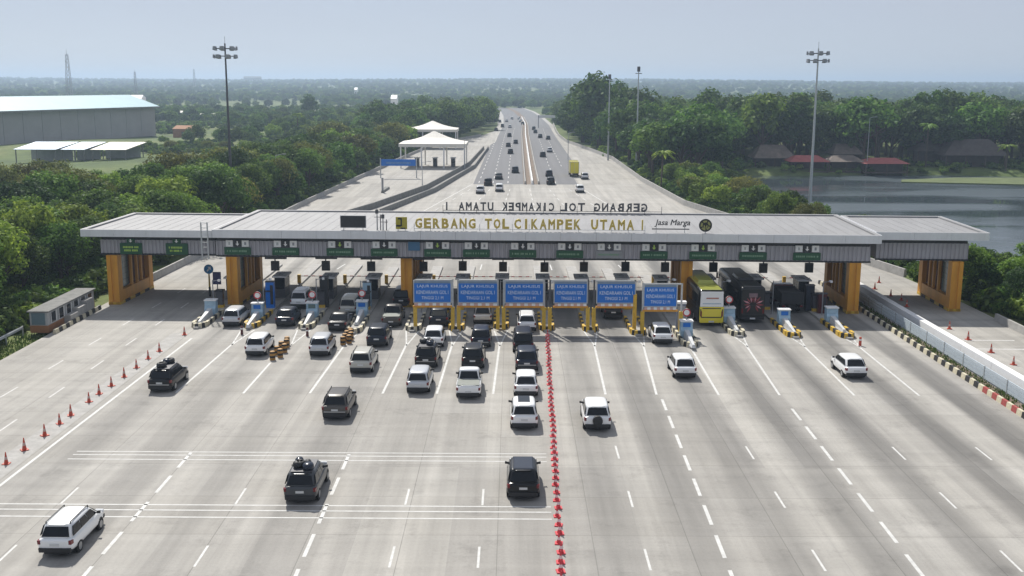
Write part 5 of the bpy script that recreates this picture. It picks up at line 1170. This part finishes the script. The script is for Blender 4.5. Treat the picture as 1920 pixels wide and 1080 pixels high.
zone('behind the sheds and warehouse end', [(-62,400),(-30,400),(-24,440),(-30,640),(-150,640),(-150,480),(-130,400)], 10.5, 5, 8.5, (0,1,2,4), keep=no_shed)
zone('left of the far highway', [(-33,400),(-25,432),(-15,480),(-12,640),(-60,640),(-60,400)], 8.5, 10, 17, (2,5,0))
zone('beside the right-hand ramp', [(50.5,86),(50.8,128),(64,128),(70,86)], 4.0, 4.4, 6.4, (0,2,1,4))
zone('behind the right side of the gate', [(50,130),(45,160),(36,205),(33.5,256),(47,256),(50,205),(49,160),(52,134)], 4.8, 4.2, 6.2, (0,4,1,3,0))
zone('right of the far highway', [(34,256),(33.5,330),(30,380),(25,425),(24,520),(26,640),(95,640),(75,420),(60,300),(48,256)], 8.2, 11, 17.5, (2,0,1,2,5))
zone('behind the lakeside houses', [(62,322),(62,312),(220,312),(260,420),(75,420)], 8.5, 13, 20, (2,5,0,2,1))
zone('far behind the lakeside houses', [(75,420),(260,420),(360,640),(95,640)], 14, 12, 17, (2,5,0,1))
for x, y, k, h in ((32,398,0,25),(38,410,2,24),(28,430,1,21),(45,395,0,20),(128,330,5,23),(137,338,2,22),(158,318,5,21),(165,330,2,20),(172,322,0,20),(-121,640,5,17),(88,330,2,19)):
    kd = KIND[k]; s = h / (kd[4] + kd[5]*.72); TREES.append((1, x, y, gz(x,y), k, s, 'standing out tall against the sky line' ))
TREES.sort(key=lambda a: -a[0])
ADJ = {'broad':'green broadleaf tree','dark':'dark green tree','olive':'olive brown tree','light':'light green leafy tree','tall':'tall narrow dark tree'}
tc_ = {}
for i, (_, x, y, z, k, s, nm) in enumerate(sorted(TREES[:300], key=lambda a: a[1] / a[2])):
    kd = KIND[k]; key = (kd[0], nm); tc_[key] = tc_.get(key, 0) + 1
    t = thing(NMS[kd[0]], '%s %s, %s from left' % (ADJ[kd[0]], nm, ORD[tc_[key]-1]), 'tree', (x, y, z), U(0,6.28), '%s, %s' % (ADJ[kd[0]], nm)); sx = s * U(.9,1.12)
    inst('trunk', kd[3], t, (0,0,0), 0, (s,s,s)); inst('crown', kd[1] if y < 240 else kd[2], t, (0,0,s*(kd[4]+kd[5]*.25)), U(0,6), (sx,sx,s*U(.9,1.1)))
def palm(x, y, h, label):
    t = thing('palm_tree', label, 'palm', (x, y, gz(x, y)), U(0,6)); b = MB(); P = [Vector((.5*math.sin(k/5*1.2), .2*k/5, -.5 + (h+.5)*k/5)) for k in range(6)]
    for a, c in zip(P, P[1:]): b.cyl(a, c, .20, .18, 7, 0, False)
    b.build('trunk', M['trunk'], t, True); b = MB(); top = P[-1]
    for k in range(18):
        az = 2*math.pi*k/18 + U(-.15,.15); up = U(.1,.9); L_ = U(2.2,3.0); pts = []
        for j in range(6):
            s = j/5; r = L_*s*math.cos(up*(1-s)); z = L_*(math.sin(up)*s - .75*s*s); pts.append(top + Vector((math.cos(az)*r, math.sin(az)*r, z)))
        q = Vector((-math.sin(az), math.cos(az), 0))
        for j in range(5):
            w0, w1 = .42*math.sin(math.pi*(.12+.85*j/5)), .42*math.sin(math.pi*(.12+.85*(j+1)/5))
            for sd in (-1, 1): b.add([pts[j], pts[j+1], pts[j+1]+q*sd*w1-Vector((0,0,.22)), pts[j]+q*sd*w0-Vector((0,0,.22))], [(0,1,2,3)])
    b.build('crown', M['leaf_lt'], t)
for px, yy, h, lb in ((1640,308,13.5,'slender palm on far lake shore between the red awnings'),(1885,300,7,'short yellowish palm at the right end of lake shore'),(1735,309,12,'palm left of the largest lakeside house'),(1238,236,8.5,'palm among the trees right of the parapet'),(556,430,11,'tall palm above the trees left of off-ramp')):
    palm((px-960)/FOC*(yy*math.cos(PITCH)+CAM_H*math.sin(PITCH)), yy, h, lb)
# the rest of the woodland: scattered crowns, one object for each crown shape
def scatter(name, me, pts, kind='stuff', label=None, cat=None):
    src = bpy.data.objects.new(name + '_piece', me)
    base = bpy.data.meshes.new(name); base.from_pydata([p[0] for p in pts], [], [])
    base.attributes.new('sc', 'FLOAT', 'POINT').data.foreach_set('value', [p[1] for p in pts]); base.attributes.new('rot', 'FLOAT', 'POINT').data.foreach_set('value', [U(0,6.28) for p in pts])
    o = bpy.data.objects.new(name, base); COL.objects.link(o); tag(o, label, cat, None, kind)
    ng = bpy.data.node_groups.new(name, 'GeometryNodeTree'); ng.interface.new_socket('Geometry', in_out='INPUT', socket_type='NodeSocketGeometry'); ng.interface.new_socket('Geometry', in_out='OUTPUT', socket_type='NodeSocketGeometry')
    n = ng.nodes; l = ng.links; gi = n.new('NodeGroupInput'); go = n.new('NodeGroupOutput'); ip = n.new('GeometryNodeInstanceOnPoints'); oi = n.new('GeometryNodeObjectInfo'); oi.inputs['Object'].default_value = src
    a1 = n.new('GeometryNodeInputNamedAttribute'); a1.data_type = 'FLOAT'; a1.inputs[0].default_value = 'sc'; a2 = n.new('GeometryNodeInputNamedAttribute'); a2.data_type = 'FLOAT'; a2.inputs[0].default_value = 'rot'
    cx = n.new('ShaderNodeCombineXYZ'); l.new(a2.outputs[0], cx.inputs[2])
    l.new(gi.outputs[0], ip.inputs['Points']); l.new(oi.outputs['Geometry'], ip.inputs['Instance']); l.new(cx.outputs[0], ip.inputs['Rotation']); l.new(a1.outputs[0], ip.inputs['Scale']); l.new(ip.outputs[0], go.inputs[0])
    md = o.modifiers.new('scatter', 'NODES'); md.node_group = ng; return o
rest = {}
for (_, x, y, z, k, s, nm) in TREES[300:]: rest.setdefault(k, []).append(((x, y, z + s*(KIND[k][4]*.8+KIND[k][5]*.25)), s))
# distant wood up to the skyline
y = 600.0
while y < 5200:
    st = 9 + (y - 600) * .012
    x = -y * .52
    while x < y * .52:
        px, py = x + U(-.5,.5)*st, y + U(-.5,.5)*st
        fld = -400 < px < -50 and 820 < py < 1015
        if not fld and (py > 985 or abs(px - cen(min(py,1500))) > 18) and no_shed(px, py) and math.sin(px*.011+py*.004)*math.sin(py*.009-px*.003) > -.55:
            k = random.choice((0,1,2,2,5,4)); s = U(.7,1.15) * (1 + (y-600)/6000); rest.setdefault(k, []).append(((px, py, gz(px,py) + s*3.2), s))
        x += st
    y += st * .9
for k, pts in rest.items(): scatter('distant_wood', KIND[k][2], pts, 'stuff', 'hazy mass of trees reaching to the skyline', 'wood')
# undergrowth: low bushes that close the floor of the woods
bush = crown_mesh('bush', 77, 1.7, 2.4, 10, 60, .26, M['leaf'], .1); bush2 = crown_mesh('bush', 78, 1.6, 2.0, 10, 60, .24, M['leaf_lt'], .1)
ub = [[], []]
def under(poly, n, zmin=.6, zmax=1.5, keep=None):
    xs = [p[0] for p in poly]; ysv = [p[1] for p in poly]; c = 0
    for _ in range(n * 6):
        if c >= n: break
        px, py = U(min(xs),max(xs)), U(min(ysv),max(ysv)); ins = False
        for (ax, ay), (bx_, by) in zip(poly, poly[1:] + poly[:1]):
            if (ay > py) != (by > py) and px < (bx_-ax)*(py-ay)/(by-ay) + ax: ins = not ins
        if ins and in_view(px, py) and lake_d(px, py) < -.1 and road_clear(px, py) and (keep is None or keep(px, py)):
            ub[0 if rnd() < .6 else 1].append(((px, py, gz(px,py)+.5), U(zmin,zmax))); c += 1
under([(-47,84),(-47,128),(-80,140),(-80,84)], 420); under([(-45,128),(-33,395),(-75,395),(-85,128)], 1500); under([(-75,130),(-70,200),(-115,205),(-105,130)], 520, .6, 1.5, no_shed); under([(-70,205),(-70,395),(-190,400),(-115,205)], 620, .4, 1.0, no_shed)
under([(-160,400),(-30,400),(-24,470),(-14,640),(-200,640)], 900, .8, 1.8, no_shed); under([(50,84),(50,130),(75,130),(75,84)], 300); under([(50,128),(33,205),(32,256),(50,256),(51,200),(52,134)], 600, .5, 1.1)
under([(33,256),(25,640),(110,640),(60,256)], 900, .8, 2.0); under([(60,292),(60,330),(300,330),(260,292)], 260, .5, 1.1)
for me, pts in zip((bush, bush2), ub): scatter('undergrowth', me, pts, 'stuff', 'low green undergrowth beneath the roadside trees', 'undergrowth')
# grass and planting on the verges
gr = MB()
for _ in range(5200):
    if rnd() < .55: x, y, z = U(-45.9,-43.15), U(62,97), -.28
    else: x, y, z = U(36.45,37.35), U(62,112), 0.0
    h, a, w = U(.15,.42), U(0,6.28), U(.05,.12); dx, dy = math.cos(a)*w, math.sin(a)*w
    gr.add([(x-dx,y-dy,z),(x+dx,y+dy,z),(x+U(-.15,.15),y+U(-.15,.15),z+h)], [(0,1,2)])
tag(gr.build('verge_grass', M['grass']), 'short green grass on the verges beside the kerbs', 'grass', kind='stuff')
b = MB(); b.bx(36.42,37.4,60,118,.01,.12); tag(b.build('planting_bed', M['soil']), kind='structure')
b = MB(); b.quad((-46.5,55,-.22),(-43.02,55,-.22),(-43.02,97,-.22),(-46.5,97,-.22)); tag(b.build('grass_verge', M['ground']), kind='structure')

# ------------------------------------------------------------------ haze: the air between the camera and the skyline
hz = bpy.data.materials.new('haze'); hz.use_nodes = True; n = hz.node_tree.nodes; n.clear(); out = n.new('ShaderNodeOutputMaterial'); pv = n.new('ShaderNodeVolumePrincipled')
pv.inputs['Color'].default_value = (0.60,0.77,0.97,1); pv.inputs['Density'].default_value = 0.0003; pv.inputs['Anisotropy'].default_value = 0.4
hz.node_tree.links.new(pv.outputs[0], out.inputs['Volume'])
b = MB(); b.bx(-7000,7000,-600,9500,-6,75); tag(b.build('haze', hz), 'pale blue haze over the whole landscape', 'haze', kind='stuff')
